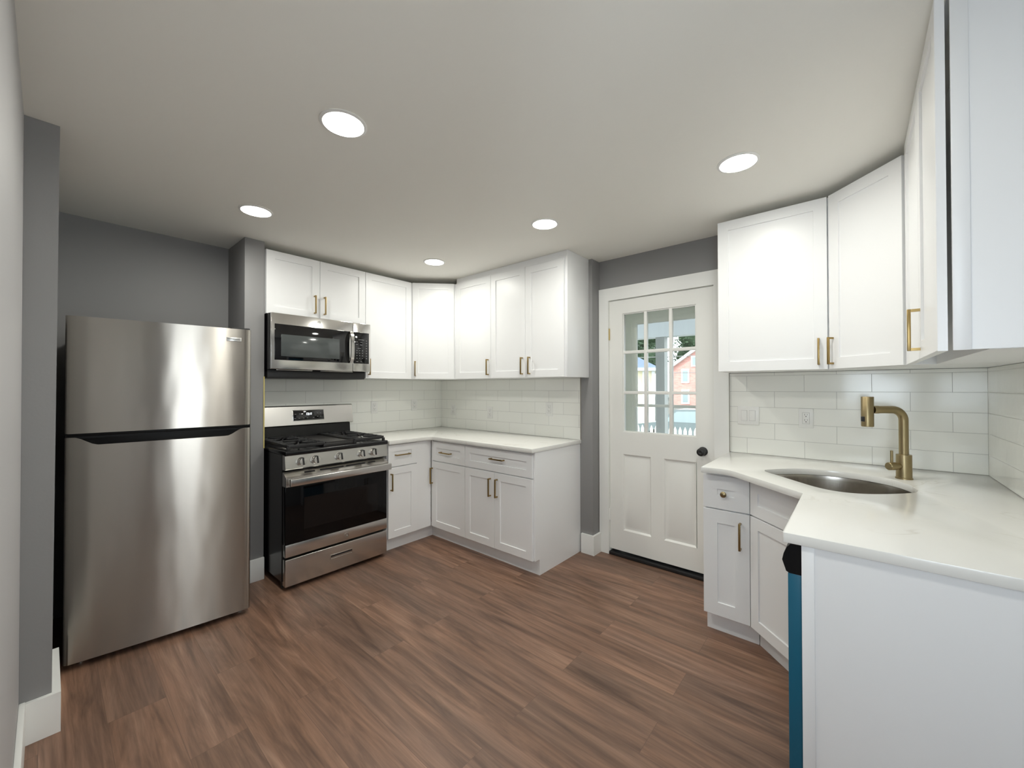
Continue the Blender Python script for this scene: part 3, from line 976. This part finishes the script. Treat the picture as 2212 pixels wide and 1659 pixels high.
bm = new(); tube(bm, [SD * (SPL - .03) + Vector((0, 0, zc_)), SD * (SPL - .006) + Vector((0, 0, zc_))], 0.0185, 24); obj('spout_collar', bm, 'brassdark', ft)
HP = SD * (SPL + 0.018)
bm = new(); lathe(bm, [(0.021, -0.080), (0.0235, -0.0785), (0.0235, 0.0595), (0.0225, 0.061), (0.020, 0.0605)], 32, Matrix.Translation(HP + Vector((0, 0, zc_)))); sh = obj('spray_head', bm, 'brassdark', ft)
CD = Vector((CAM_POS.x - FX, CAM_POS.y - FY, 0)).normalized()
bd = (Matrix.Rotation(-0.75, 3, 'Z') @ CD)
bm = new()
quadbox(bm, -0.009, 0.009, -0.002, 0.004, -0.012, 0.012, 0.002)
bmesh.ops.transform(bm, matrix=Matrix.Translation(HP + bd * 0.0232 + Vector((0, 0, zc_ - 0.044))) @ Matrix.Rotation(math.atan2(bd.y, bd.x) + PI / 2, 4, 'Z'), verts=bm.verts[:])
obj('spray_button', bm, 'blackmatte', sh)
LD = Vector((-0.72, 0.70, 0)).normalized()
bm = new(); tube(bm, [LD * 0.02 + Vector((0, 0, 0.060)), LD * 0.045 + Vector((0, 0, 0.060))], 0.0145, 24)
tube(bm, [LD * 0.043 + Vector((0, 0, 0.060)), LD * 0.046 + Vector((0, 0, 0.060)), LD * 0.078 + Vector((0, 0, 0.060)), LD * 0.081 + Vector((0, 0, 0.060))], [0.015, 0.018, 0.018, 0.0155], 24)
hb = obj('handle_hub', bm, 'brassdark', ft)
bm = new(); tube(bm, [LD * 0.063 + Vector((0, 0, 0.074)), LD * 0.063 + Vector((0.0, 0.0, 0.133))], 0.0055, 12); obj('lever', bm, 'brassdark', hb)

# ------------------------------------------------------------------ dishwasher
dw = thing('dishwasher', 'dishwasher with blue protective film and black control panel under the counter', 'dishwasher', (-1.404, -3.345, 0), PI)
# local: x -> world -X, y -> world -Y (door front at y=0)
bx('body', 'blackmatte', (-0.597, -0.004, 0.055, 0.60, 0.0, 0.875), dw)
bx('door', 'film', (-0.597, 0.002, 0.0, 0.045, 0.10, 0.786), dw, 0.003)
bm = new()
extrude_poly(bm, [(0.045, 0.786), (0.004, 0.786), (-0.004, 0.790), (-0.014, 0.822), (-0.010, 0.842), (-0.002, 0.862), (0.006, 0.872), (0.045, 0.876)], -0.597, 0.003, 'x')
obj('control_panel', bm, 'recess', dw)

# ------------------------------------------------------------------ refrigerator
FA = -math.radians(6.5)
fg = thing('refrigerator', 'stainless steel top-freezer refrigerator standing in the grey alcove', 'refrigerator', (-2.8135, -0.674, 0), FA)
FW = 0.752
FH = 1.692
bx('cabinet', 'blackmatte', (0.008, FW - 0.012, 0.062, 0.66, 0.045, FH - 0.015), fg, 0.006)
bx('hinge_cover', 'blackmatte', (FW - 0.10, FW - 0.005, 0.02, 0.14, FH - 0.004, FH + 0.010), fg, 0.004)
def fridge_door(z0, z1, dip=False):
    """curved stainless front with rounded long edges; optional scooped top edge for the grip"""
    bm = new()
    n = 40
    t = 0.058
    prof = []
    R = 0.020
    for k in range(n + 1):
        u = k / n
        x = FW * u
        crown = 0.0075 * (1 - (2 * u - 1) ** 2)
        e = min(x, FW - x)
        rd = R - math.sqrt(max(R * R - (R - min(e, R)) ** 2, 0)) if e < R else 0
        prof.append((x, 0.008 - crown + rd))
    # add samples close to the edges
    extra = []
    for e in (0.0012, 0.004, 0.008, 0.013):
        rd = R - math.sqrt(R * R - (R - e) ** 2)
        for x in (e, FW - e):
            u = x / FW
            extra.append((x, 0.008 - 0.0075 * (1 - (2 * u - 1) ** 2) + rd))
    prof = sorted(set(prof + extra))
    def top(x):
        if not dip: return z1
        a, b, w = 0.030, 0.715, 0.085
        def s(v): v = max(0, min(1, v)); return v * v * (3 - 2 * v)
        return z1 - 0.040 * s((x - a) / w) * s((b - x) / w)
    levels = 8
    front = []
    for (x, y) in prof:
        zt = top(x)
        col = [bm.verts.new((x, y, z0 + (zt - z0) * j / levels)) for j in range(levels + 1)]
        front.append(col)
    back = [(bm.verts.new((x, t, z0)), bm.verts.new((x, t, top(x)))) for (x, y) in prof]
    for a, b in zip(front, front[1:]):
        for j in range(levels):
            f = bm.faces.new((a[j], b[j], b[j + 1], a[j + 1])); f.smooth = True
    for i in range(len(prof) - 1):
        bm.faces.new((front[i][levels], front[i + 1][levels], back[i + 1][1], back[i][1]))
        bm.faces.new((front[i][0], back[i][0], back[i + 1][0], front[i + 1][0]))
        bm.faces.new((back[i][0], back[i][1], back[i + 1][1], back[i + 1][0]))
    for col, bk in ((front[0], back[0]), (front[-1], back[-1])):
        bm.faces.new(list(col) + [bk[1], bk[0]])
    return bm
ZF = 1.108
obj('freezer_door', fridge_door(1.126, FH), 'fridge', fg)
lower = obj('refrigerator_door', fridge_door(0.032, ZF, True), 'fridge', fg)
bx('door_gasket', 'recess', (0.004, FW - 0.004, 0.020, 0.058, 1.100, 1.130), fg)
bm = new()
quadbox(bm, 0.03, FW - 0.03, 0.030, 0.056, 1.045, 1.1285, 0.004)
obj('handle_recess', bm, 'recess', fg)
bx('freezer_grip', 'recess', (0.004, FW - 0.004, 0.010, 0.058, 1.112, 1.1275), fg, 0.002)
bp_ = bx('badge', 'badge', (0.628, 0.700, 0.0015, 0.008, 1.618, 1.640), fg, 0.001)
text_obj('badge_text', 'FRIGIDAIRE', 0.0125, 'badgetext', bp_, (0.664, 0.0010, 1.629), (PI / 2, 0, 0), spacing=1.0)
for x in (0.055, FW - 0.045):
    bm = new(); tube(bm, [(x, 0.075, 0.0), (x, 0.075, 0.006), (x, 0.075, 0.008), (x, 0.075, 0.05)], [0.016, 0.016, 0.006, 0.006], 16); obj('leveling_foot', bm, 'chrome', fg)
for x in (0.04, FW - 0.08):
    bm = new(); tube(bm, [(x, 0.55, 0.024), (x + .04, 0.55, 0.024)], 0.024, 16); obj('wheel', bm, 'blackmatte', fg)

# ------------------------------------------------------------------ gas range
RX, RW = -1.846, 0.762
rg = thing('gas_range', 'stainless and black gas range with five knobs between pilaster and cabinet', 'stove', (RX, 0, 0), 0)
bm = new()
quadbox(bm, 0.002, RW - .002, -0.605, -0.025, 0.055, 0.895)
obj('body', bm, 'black', rg)
for x in (0.05, RW - .05):
    for y in (-0.55, -0.10):
        bm = new(); tube(bm, [(x, y, 0), (x, y, 0.058)], 0.014, 12); obj('foot', bm, 'blackmatte', rg)
bx('toe_panel', 'blackmatte', (0.006, RW - .006, -0.598, -0.58, 0.012, 0.06), rg)
# cooktop pan
bm = new(); quadbox(bm, 0.0, RW, -0.668, -0.028, 0.893, 0.926, 0.010, 3); obj('cooktop', bm, 'black', rg)
# control panel, slightly tilted
bm = new()
extrude_poly(bm, [(-0.600, 0.800), (-0.655, 0.800), (-0.662, 0.806), (-0.650, 0.892), (-0.640, 0.898), (-0.600, 0.898)], 0.004, RW - .004, 'x')
cp = obj('control_panel', bm, 'steel', rg)
for xw in (-1.741, -1.647, -1.476, -1.304, -1.208):
    kx = xw - RX
    tilt = math.atan2(0.012, 0.086)
    mt = Matrix.Translation((kx, -0.6565, 0.846)) @ Matrix.Rotation(PI / 2 - tilt, 4, 'X')
    bm = new()
    lathe(bm, [(0.029, -0.004), (0.029, 0.006), (0.0255, 0.010), (0.0245, 0.032), (0.0225, 0.0355), (0.001, 0.0365)], 28, mt)
    kb = obj('knob', bm, 'steel', rg)
    bm = new(); quadbox(bm, -0.0055, 0.0055, -0.0235, 0.0235, 0.026, 0.0395, 0.001, 1, mt @ Matrix.Rotation(0.05, 4, 'Z')); obj('knob_grip', bm, 'blackmatte', kb)
# oven door
od = bx('oven_door', 'ovendoor', (0.006, RW - .006, -0.655, -0.606, 0.303, 0.715), rg, 0.002)
bx('oven_window', 'ovenglass', (0.125, RW - 0.085, -0.6562, -0.650, 0.385, 0.600), od)
bx('lower_trim', 'steel', (0.006, RW - .006, -0.659, -0.606, 0.224, 0.306), od, 0.003)
# top trim sloping out to the bar handle, with vent slots
bm = new()
extrude_poly(bm, [(-0.608, 0.690), (-0.608, 0.780), (-0.620, 0.784), (-0.672, 0.750), (-0.672, 0.690)], 0.004, RW - .004, 'x')
tt_ = obj('top_trim', bm, 'steel', od)
slope = math.atan2(0.034, 0.052)
ms = Matrix.Translation((0, -0.644, 0.7683)) @ Matrix.Rotation(slope, 4, 'X')
for (a, b) in ((0.13, 0.20), (0.235, 0.405), (0.425, 0.575), (0.60, 0.66)):
    bm = new(); quadbox(bm, a, b, -0.0065, 0.0065, -0.002, 0.0006, 0, 2, ms); obj('vent_slot', bm, 'dark', tt_)
bm = new()
quadbox(bm, 0.018, RW + 0.004, -0.712, -0.690, 0.697, 0.746, 0.005, 3)
quadbox(bm, 0.020, 0.044, -0.694, -0.664, 0.702, 0.742, 0.002)
quadbox(bm, RW - .024, RW + 0.002, -0.694, -0.664, 0.702, 0.742, 0.002)
quadbox(bm, 0.044, RW - .024, -0.694, -0.667, 0.730, 0.742, 0.002)
obj('handle', bm, 'steel', od)
# round monogram badge
def badge(name, parent, cx, y, cz, r, m='chrome'):
    bm = new()
    mt = Matrix.Translation((cx, y, cz)) @ Matrix.Rotation(PI / 2, 4, 'X')
    ring = [(r * math.cos(a), r * math.sin(a), 0.001) for a in [2 * PI * k / 32 for k in range(33)]]
    for q, w in ((r, 0.09), (r * .82, 0.05)):
        tube(bm, [mt @ Vector((q * math.cos(2 * PI * k / 32), q * math.sin(2 * PI * k / 32), 0.0005)) for k in range(33)], r * w, 6, False)
    # two looping script strokes
    s1 = [(-.05, .42), (-.35, .40), (-.55, .08), (-.42, -.30), (-.12, -.30), (-.02, -.02), (-.22, .02)]
    s2 = [(.48, .25), (.28, .42), (.10, .28), (.28, .05), (.08, -.12), (.18, -.38), (.48, -.28), (.60, -.05)]
    for s_ in (s1, s2):
        tube(bm, [mt @ Vector((p[0] * r, p[1] * r, 0.0005)) for p in s_], r * 0.06, 6, False)
    return obj(name, bm, m, parent)
badge('badge', od, 0.420, -0.6595, 0.262, 0.017)
# drawer
dr = bx('drawer', 'steel', (0.006, RW - .006, -0.657, -0.606, 0.030, 0.208), rg, 0.004, 3)
bm = new()
x0, x1, z0, z1 = 0.302, 0.470, 0.120, 0.152
quadbox(bm, x0, x1, -0.6595, -0.655, z1 - .005, z1, .001); quadbox(bm, x0, x1, -0.6595, -0.655, z0, z0 + .005, .001)
quadbox(bm, x0, x0 + .005, -0.6595, -0.655, z0, z1, .001); quadbox(bm, x1 - .005, x1, -0.6595, -0.655, z0, z1, .001)
bm2 = new()
obj('pull_rim', bm, 'chrome', dr)
extrude_poly(bm2, [(-0.6575, z0 + .004), (-0.6578, z0 + .016), (-0.6573, z0 + .016), (-0.6573, z0 + .004)], x0 + .005, x1 - .005, 'x'); obj('pull_lip', bm2, 'chrome', dr)
bx('pull_recess', 'dark', (x0 + .004, x1 - .004, -0.6576, -0.650, z0 + .016, z1 - .004), dr)
# backguard
bm = new()
extrude_poly(bm, [(-0.026, 0.92), (-0.060, 0.92), (-0.050, 1.042), (-0.026, 1.042)], 0.004, RW - .004, 'x')
bgd = obj('backguard', bm, 'black', rg)
bm = new()
extrude_poly(bm, [(-0.020, 1.034), (-0.066, 1.036), (-0.082, 1.046), (-0.056, 1.192), (-0.046, 1.200), (-0.020, 1.200)], 0.0, RW + 0.012, 'x')
bp = obj('backguard_panel', bm, 'steel', bgd)
tl = math.atan2(0.026, 0.146)
mt = Matrix.Translation((0, -0.0690, 1.119)) @ Matrix.Rotation(-tl, 4, 'X')
bm = new(); quadbox(bm, 0.268, 0.522, -0.0022, 0.004, -0.044, 0.046, 0.004, 2, mt); obj('display_bezel', bm, 'chrome', bp)
bm = new(); quadbox(bm, 0.273, 0.517, -0.0034, 0.002, -0.039, 0.041, 0.002, 2, mt); dp = obj('display', bm, 'blackglass', bp)
text_obj('clock_digits', '12:11', 0.026, 'digits', dp, mt @ Vector((0.395, -0.0038, 0.010)), (PI / 2 - tl, 0, 0), 0.15, xscale=0.85)
bm = new()
for (cx_, cz_) in [(0.290, 0.012), (0.325, 0.012), (0.285, -0.022), (0.318, -0.022), (0.352, -0.022), (0.382, -0.022), (0.430, -0.022), (0.465, 0.014), (0.490, 0.014), (0.465, -0.014), (0.490, -0.014)]:
    quadbox(bm, cx_ - .006, cx_ + .006, -0.0037, -0.0030, cz_ - .0022, cz_ + .0022, 0, 2, mt)
obj('display_marks', bm, 'print', dp)
# burners and grates
for (x, y, r_) in [(0.17, -0.50, 0.042), (0.17, -0.19, 0.036), (RW - .17, -0.50, 0.046), (RW - .17, -0.19, 0.036), (RW / 2, -0.35, 0.040)]:
    bm = new(); lathe(bm, [(r_ + .012, 0.924), (r_ + .012, 0.929), (r_, 0.930), (r_, 0.940), (r_ * .85, 0.943), (0.001, 0.943)], 24, Matrix.Translation((x, y, 0))); obj('burner', bm, 'iron', rg)
def grate(x0, x1):
    bm = new()
    y0, y1 = -0.640, -0.075
    zt, zb = 0.962, 0.948
    s = 0.0055
    for x in (x0, x1): quadbox(bm, x - s, x + s, y0, y1, zb - .008, zt, .003)
    for y in (y0, (y0 + y1) / 2, y1): quadbox(bm, x0, x1, y - s, y + s, zb - .008, zt, .003)
    for x in (x0, x1):
        for y in (y0, y1): quadbox(bm, x - .009, x + .009, y - .009, y + .009, 0.925, zb, .002)
    xm = (x0 + x1) / 2
    for yc in (-0.50, -0.215):
        for k in range(8):
            a = PI / 8 + k * PI / 4
            p = Vector((xm + math.cos(a) * .030, yc + math.sin(a) * .030, 0)); q = Vector((math.cos(a), math.sin(a), 0))
            tmax = min(((x1 - xm) / abs(q.x)) if abs(q.x) > .01 else 9, (.14 / abs(q.y)) if abs(q.y) > .01 else 9)
            e = Vector((xm, yc, 0)) + q * tmax
            tube(bm, [(p.x, p.y, zt - .004), (e.x, e.y, zt - .005)], 0.0048, 6)
    # little teeth along the outer edges
    for k in range(9):
        y = y0 + 0.03 + k * (y1 - y0 - .06) / 8
        for x, d in ((x0, 1), (x1, -1)):
            quadbox(bm, min(x, x + d * .045), max(x, x + d * .045), y - .004, y + .004, zb, zt + .002, .002)
    return bm
obj('grate', grate(0.028, 0.268), 'iron', rg)
obj('grate', grate(RW - .268, RW - .028), 'iron', rg)
bm = new()
quadbox(bm, 0.276, RW - .276, -0.640, -0.075, 0.926, 0.950, .003)
quadbox(bm, 0.276, 0.284, -0.640, -0.075, 0.950, 0.960, .002); quadbox(bm, RW - .284, RW - .276, -0.640, -0.075, 0.950, 0.960, .002)
quadbox(bm, 0.284, RW - .284, -0.640, -0.632, 0.950, 0.958, .002)
obj('griddle', bm, 'griddle', rg)

# ------------------------------------------------------------------ microwave
MX, MW = -1.8515, 0.7578
mw = thing('microwave', 'stainless over-the-range microwave mounted under the short wall cabinet', 'microwave', (MX, 0, 1.415), 0)
z0, z1 = 0.062, 0.4605
bx('body', 'black', (0.0, MW - .002, -0.384, -0.003, z0, z1 - .002), mw)
bx('vent_housing', 'blackmatte', (0.004, MW - .012, -0.340, -0.003, 0.0, z0), mw, 0.004)
for a, b in ((0.05, 0.30), (0.36, 0.62)): bx('vent_grille', 'steel', (a, b, -0.376, -0.345, z0 - .006, z0 + .001), mw, .002)
mdoor = bx('door', 'mwsteel', (0.003, 0.602, -0.410, -0.385, z0 + .001, z1), mw, 0.003, 3)
bm = new(); quadbox(bm, 0.026, 0.574, -0.4125, -0.405, 0.128, 0.384, 0.0025, 2); wn_ = obj('door_glass', bm, 'blackglass', mdoor)
bx('viewing_window', 'greyglass', (0.068, 0.492, -0.4130, -0.410, 0.156, 0.312), wn_, 0.0004)
# curved handle
bm = new()
n = 14
sec = []
for k in range(n + 1):
    z = 0.126 + (0.386 - 0.126) * k / n
    u = 2 * k / n - 1
    y = -0.418 - 0.030 * (1 - u ** 4)
    sec.append((y, z))
pts = sec + [(y + 0.012, z) for y, z in sec[::-1]]
extrude_poly(bm, pts, 0.572, 0.598, 'x')
quadbox(bm, 0.574, 0.596, -0.425, -0.408, 0.128, 0.148, 0.002); quadbox(bm, 0.574, 0.596, -0.425, -0.408, 0.364, 0.384, 0.002)
obj('handle', bm, 'mwsteel', mdoor)
badge('badge', mdoor, 0.333, -0.4112, 0.424, 0.012)
cpn = bx('control_panel', 'mwsteel', (0.605, MW, -0.410, -0.385, z0 + .001, z1), mw, 0.003, 3)
bm = new(); quadbox(bm, 0.609, 0.744, -0.4125, -0.405, 0.128, 0.384, 0.0025, 2); kp = obj('keypad', bm, 'blackglass', cpn)
bm = new()
for row in range(4):
    for colx in range(3): quadbox(bm, 0.633 + colx * .024, 0.641 + colx * .024, -0.4130, -0.412, 0.170 + row * .021, 0.174 + row * .021)
for row in range(8): quadbox(bm, 0.715, 0.726, -0.4130, -0.412, 0.170 + row * .021, 0.1735 + row * .021)
for (a, b, z) in ((0.650, 0.700, 0.322), (0.628, 0.645, 0.303), (0.664, 0.684, 0.303), (0.628, 0.645, 0.283), (0.664, 0.684, 0.281), (0.642, 0.672, 0.252), (0.632, 0.648, 0.143), (0.668, 0.680, 0.143)):
    quadbox(bm, a, b, -0.4130, -0.412, z, z + .003)
obj('keypad_marks', bm, 'print', kp)

# ------------------------------------------------------------------ outlets, switch
def outlet(label, loc, rotz):
    r = thing('wall_outlet', label, 'outlet', loc, rotz, 'white wall outlets on the backsplash')
    bx('plate', 'plate', (-0.036, 0.036, -0.0055, 0, -0.058, 0.058), r, 0.0025, 2)
    rc = bx('receptacle', 'plate', (-0.0165, 0.0165, -0.0072, -0.004, -0.033, 0.033), r, 0.0008)
    bm = new()
    quadbox(bm, -0.0175, 0.0175, -0.0058, -0.005, -0.0342, 0.0342)
    obj('receptacle_edge', bm, 'edge', rc)
    bm = new()
    for zc in (0.017, -0.015):
        quadbox(bm, -0.0075, -0.0055, -0.0076, -0.0065, zc, zc + .009); quadbox(bm, 0.0055, 0.0072, -0.0076, -0.0065, zc + .001, zc + .008)
        lathe(bm, [(0.0028, 0), (0.0028, 0.001)], 10, Matrix.Translation((0, -0.0066, zc - .006)) @ Matrix.Rotation(PI / 2, 4, 'X'))
    obj('slots', bm, 'slot', rc)
    for z in (0.046, -0.046):
        bm = new(); lathe(bm, [(0.0022, 0), (0.0022, 0.0006)], 10, Matrix.Translation((0, -0.0053, z)) @ Matrix.Rotation(PI / 2, 4, 'X')); obj('screw', bm, 'plate', r)
    return r
o1 = outlet('white outlet nearest the range on the stove wall tile', (-0.822, -TT, 1.157), 0)
dup(o1, (-0.366, -TT, 1.165), 0, 'white outlet on the stove wall tile nearer the room corner')
dup(o1, (-TT, -0.214, 1.105), -PI / 2, 'white outlet on the corner wall nearest the room corner')
dup(o1, (-TT, -0.763, 1.098), -PI / 2, 'white outlet in the middle of the corner wall tile')
dup(o1, (-TT, -1.477, 1.155), -PI / 2, 'white outlet near the tile end beside the grey wall')
dup(o1, (XD - TT, -3.276, 1.157), -PI / 2, 'white outlet with dark slots left of the brass faucet')
sw = thing('light_switch', 'white double rocker switch on tile beside the back door', 'light switch', (XD - TT, -2.972, 1.160), -PI / 2)
bx('plate', 'plate', (-0.061, 0.061, -0.0055, 0, -0.0595, 0.0595), sw, 0.0025)
for x in (-0.023, 0.023):
    rk = bx('rocker', 'plate', (x - .0165, x + .0165, -0.0085, -0.004, -0.033, 0.033), sw, 0.0015)
    bx('rocker_edge', 'edge', (x - .0172, x + .0172, -0.0058, -0.005, -0.0338, 0.0338), rk)
for x in (-0.023, 0.023):
    for z in (0.048, -0.048):
        bm = new(); lathe(bm, [(0.0025, 0), (0.0025, 0.0006)], 10, Matrix.Translation((x, -0.0053, z)) @ Matrix.Rotation(PI / 2, 4, 'X')); obj('screw', bm, 'lamptrim', sw)

# ------------------------------------------------------------------ recessed lights
def downlight(label, x, y):
    r = thing('recessed_light', label, 'ceiling light', (x, y, ZC), 0, 'round recessed ceiling lights')
    bm = new(); lathe(bm, [(0.078, -0.0005), (0.087, -0.0005), (0.0875, -0.003), (0.080, -0.006), (0.076, -0.006)], 40, None, False); obj('trim_ring', bm, 'lamptrim', r)
    bm = new(); lathe(bm, [(0.079, -0.0015), (0.0775, -0.005), (0.001, -0.0055)], 40, None, False); obj('lens', bm, 'lamp', r)
    ld = bpy.data.lights.new('bulb', 'AREA')      # the light the lens throws down, with the beam angle of a wafer downlight
    ld.shape = 'DISK'; ld.size = 0.15; ld.energy = LAMP_POWER; ld.color = LAMP_COLOR
    ld.spread = math.radians(LAMP_SPREAD)
    lo = bpy.data.objects.new('bulb', ld); COL.objects.link(lo); lo.parent = r; lo.location = (0, 0, -0.0075)
    return r
d1 = downlight('lit round recessed light, largest and nearest of the five', -2.11, -1.982)
for (x, y, l) in ((-0.785, -3.098, 'lit round recessed light in front of the cabinets right of the door'), (-2.071, -0.841, 'lit round recessed light leftmost, in front of the refrigerator alcove'),
                  (-0.809, -2.013, 'lit round recessed light nearest the back door'), (-0.784, -0.869, 'lit round recessed light farthest away, before the diagonal corner cabinet'),
                  (-2.11, -3.10, 'lit round recessed light overhead beside the right end panel')):
    dup(d1, (x, y, ZC), 0, l)

# ------------------------------------------------------------------ outdoors, seen through the door glass
GZ = -0.8
bm = new(); quadbox(bm, 0.6, 120, -60, 90, GZ - 0.2, GZ); struct('ground', bm, 'grass')
bm = new(); quadbox(bm, 0.34, 2.5, -4.0, 1.0, -0.25, -0.05); struct('porch_floor', bm, 'post')
bm = new(); quadbox(bm, 0.34, 2.45, -4.0, 1.0, 2.50, 2.62); struct('porch_ceiling', bm, 'porchwhite')
b = bx('porch_beam', 'porchwhite', (2.2, 2.36, -4.0, 1.0, 1.985, 2.50))
b['kind'] = 'structure'
b = new()
quadbox(b, 2.22, 2.335, -1.672, -1.560, -0.05, 1.988)
pp = obj('porch_post', b, 'post')
tag(pp, 'grey square porch post seen through the door glass', 'post')

# yellow house
yh = thing('yellow_house', 'pale yellow house at left beyond the door glass', 'house', (16, 3.8, GZ), math.radians(24))
bx('wall', 'yellowsiding', (0, 7, 0, 7, 0, 3.2), yh)
for cy in (0.03, 0.45): bx('corner_board', 'paleframe', (-0.10, 0.05, cy - .07, cy + .07, 0, 2.92), yh)
bm = new(); extrude_poly(bm, [(-0.25, 3.05), (1.6, 4.05), (7.4, 4.05), (7.4, 3.05)], -0.4, 7, 'x'); obj('roof', bm, 'shingle', yh)
bx('fascia', 'paleframe', (-0.45, 7, -0.3, 7.4, 2.93, 3.06), yh)
bx('gable', 'yellowsiding', (0.6, 6, 1.5, 7, 4.0, 8), yh)
# red brick house
bh = thing('brick_house', 'red brick gabled house at right beyond the door glass', 'house', (45, 9, GZ))
bm = new(); extrude_poly(bm, [(3.75, 0), (3.75, 4.55), (-1.2, 7.95), (-6.2, 4.55), (-6.2, 0)], 0, 9, 'x'); obj('wall', bm, 'redbrick', bh)
bm = new(); extrude_poly(bm, [(4.15, 4.20), (4.15, 4.55), (-1.2, 8.35), (-6.6, 4.55), (-6.6, 4.2), (-1.2, 7.95)], -0.4, 9.2, 'x'); obj('gable_trim', bm, 'paleframe', bh)
for (y0, y1, za, zb) in ((2.03, 2.69, 2.75, 4.10), (2.03, 2.69, 0.35, 1.75), (0.85, 1.60, 4.60, 5.60), (-0.3, 0.4, 2.75, 4.1)):
    f = bx('window_frame', 'paleframe', (-0.08, 0.02, y0 - .12, y1 + .12, za - .12, zb + .15), bh)
    bx('pane', 'winpane', (-0.10, -0.05, y0 + .05, y1 - .05, za + .05, zb - .05), f)
# trees
def tree(name, label, x, y, h, r, leafm, seed):
    rnd = random.Random(seed)
    t = thing(name, label, 'tree', (x, y, GZ), 0, 'trees beyond the houses')
    bm = new(); tube(bm, [(0, 0, 0), (0.1, 0.1, h * .4), (0, 0, h * .75)], [0.35, 0.28, 0.1], 8); obj('trunk', bm, 'bark', t)
    bm = new()
    bmesh.ops.create_icosphere(bm, subdivisions=4, radius=1.0)
    for v in bm.verts:
        d = v.co.normalized()
        q = 0.80 + 0.30 * noise.noise(d * 2.2 + Vector((seed * 3.1, 0, 0))) + 0.12 * noise.noise(d * 7)
        v.co = Vector((d.x * r * q, d.y * r * q, h * .60 + d.z * h * .42 * q))
    for k in range(7000):
        d = Vector((rnd.gauss(0, 1), rnd.gauss(0, 1), rnd.gauss(0, 1))).normalized()
        q = 0.80 + 0.30 * noise.noise(d * 2.2 + Vector((seed * 3.1, 0, 0))) + rnd.uniform(-.04, .16)
        p = Vector((d.x * r * q, d.y * r * q, h * .60 + d.z * h * .42 * q))
        s = rnd.uniform(.12, .34)
        a = Vector((rnd.gauss(0, 1), rnd.gauss(0, 1), rnd.gauss(0, .6))).normalized() * s
        b_ = a.orthogonal().normalized() * s * .6
        bm.faces.new([bm.verts.new(p - a), bm.verts.new(p + b_), bm.verts.new(p + a), bm.verts.new(p - b_)])
    obj('foliage', bm, leafm, t)
tree('tree', 'dark leafy tree above the brick house roof', 74, 14, 15.0, 8.5, 'leaf', 1)
tree('tree', 'dark leafy tree directly behind the porch post', 72, 31, 14.5, 7.5, 'leaf', 2)
tree('tree', 'light green tree at left above the yellow house roof', 66, 46, 13.5, 6.5, 'leaf2', 3)
# overhead wires
for (za, zb, l) in ((4.5, 4.75, 'uppermost overhead wire crossing in front of the trees'), (4.0, 4.1, 'middle overhead wire crossing in front of the trees'), (2.7, 2.75, 'lowest overhead wire crossing the brick house')):
    bm = new()
    tube(bm, [(30, 16 - k * 2.6, za + (zb - za) * k / 10 - 0.25 * math.sin(PI * k / 10)) for k in range(11)], 0.025, 6)
    tag(obj('overhead_wire', bm, 'wire'), l, 'wire', 'overhead wires over the street')
# picket fence
fn = thing('picket_fence', 'white picket fence low behind the door glass', 'fence', (6.5, 0, GZ))
for z in (0.35, 0.95): bx('rail', 'fence', (0.03, 0.07, -1.4, 1.0, z, z + .08), fn)
for k in range(22):
    y = -1.38 + k * 0.11
    bm = new(); extrude_poly(bm, [(y, 0), (y + .06, 0), (y + .06, 1.16), (y + .03, 1.24), (y, 1.16)], 0, .03, 'x'); obj('picket', bm, 'fence', fn)
# car
cr = thing('car', 'dark grey car parked beyond the picket fence', 'car', (11.2, 2.75, GZ))
prof = [(0.05, 0.35), (0.0, 0.62), (-0.10, 0.80), (-0.95, 0.93), (-1.55, 1.38), (-3.3, 1.42), (-4.2, 1.0), (-4.45, 0.9), (-4.5, 0.4), (-4.4, 0.28), (-0.1, 0.28)]
bm = new(); vs = extrude_poly(bm, prof, 0, 1.75, 'x')
obj('body', bm, 'carpaint', cr)
bm = new(); extrude_poly(bm, [(-1.12, 0.95), (-1.60, 1.31), (-2.4, 1.34), (-2.4, 0.95)], -0.012, 0.01, 'x'); extrude_poly(bm, [(-2.5, 0.95), (-2.5, 1.34), (-3.25, 1.34), (-3.8, 1.0)], -0.012, 0.01, 'x'); obj('side_window', bm, 'winpane', cr)
for y in (-0.85, -3.65):
    bm = new(); lathe(bm, [(0.33, -0.02), (0.33, 0.2), (0.2, 0.21)], 24, Matrix.Translation((0.18, y, 0.33)) @ Matrix.Rotation(-PI / 2, 4, 'Y')); wv = obj('wheel', bm, 'tyre', cr)
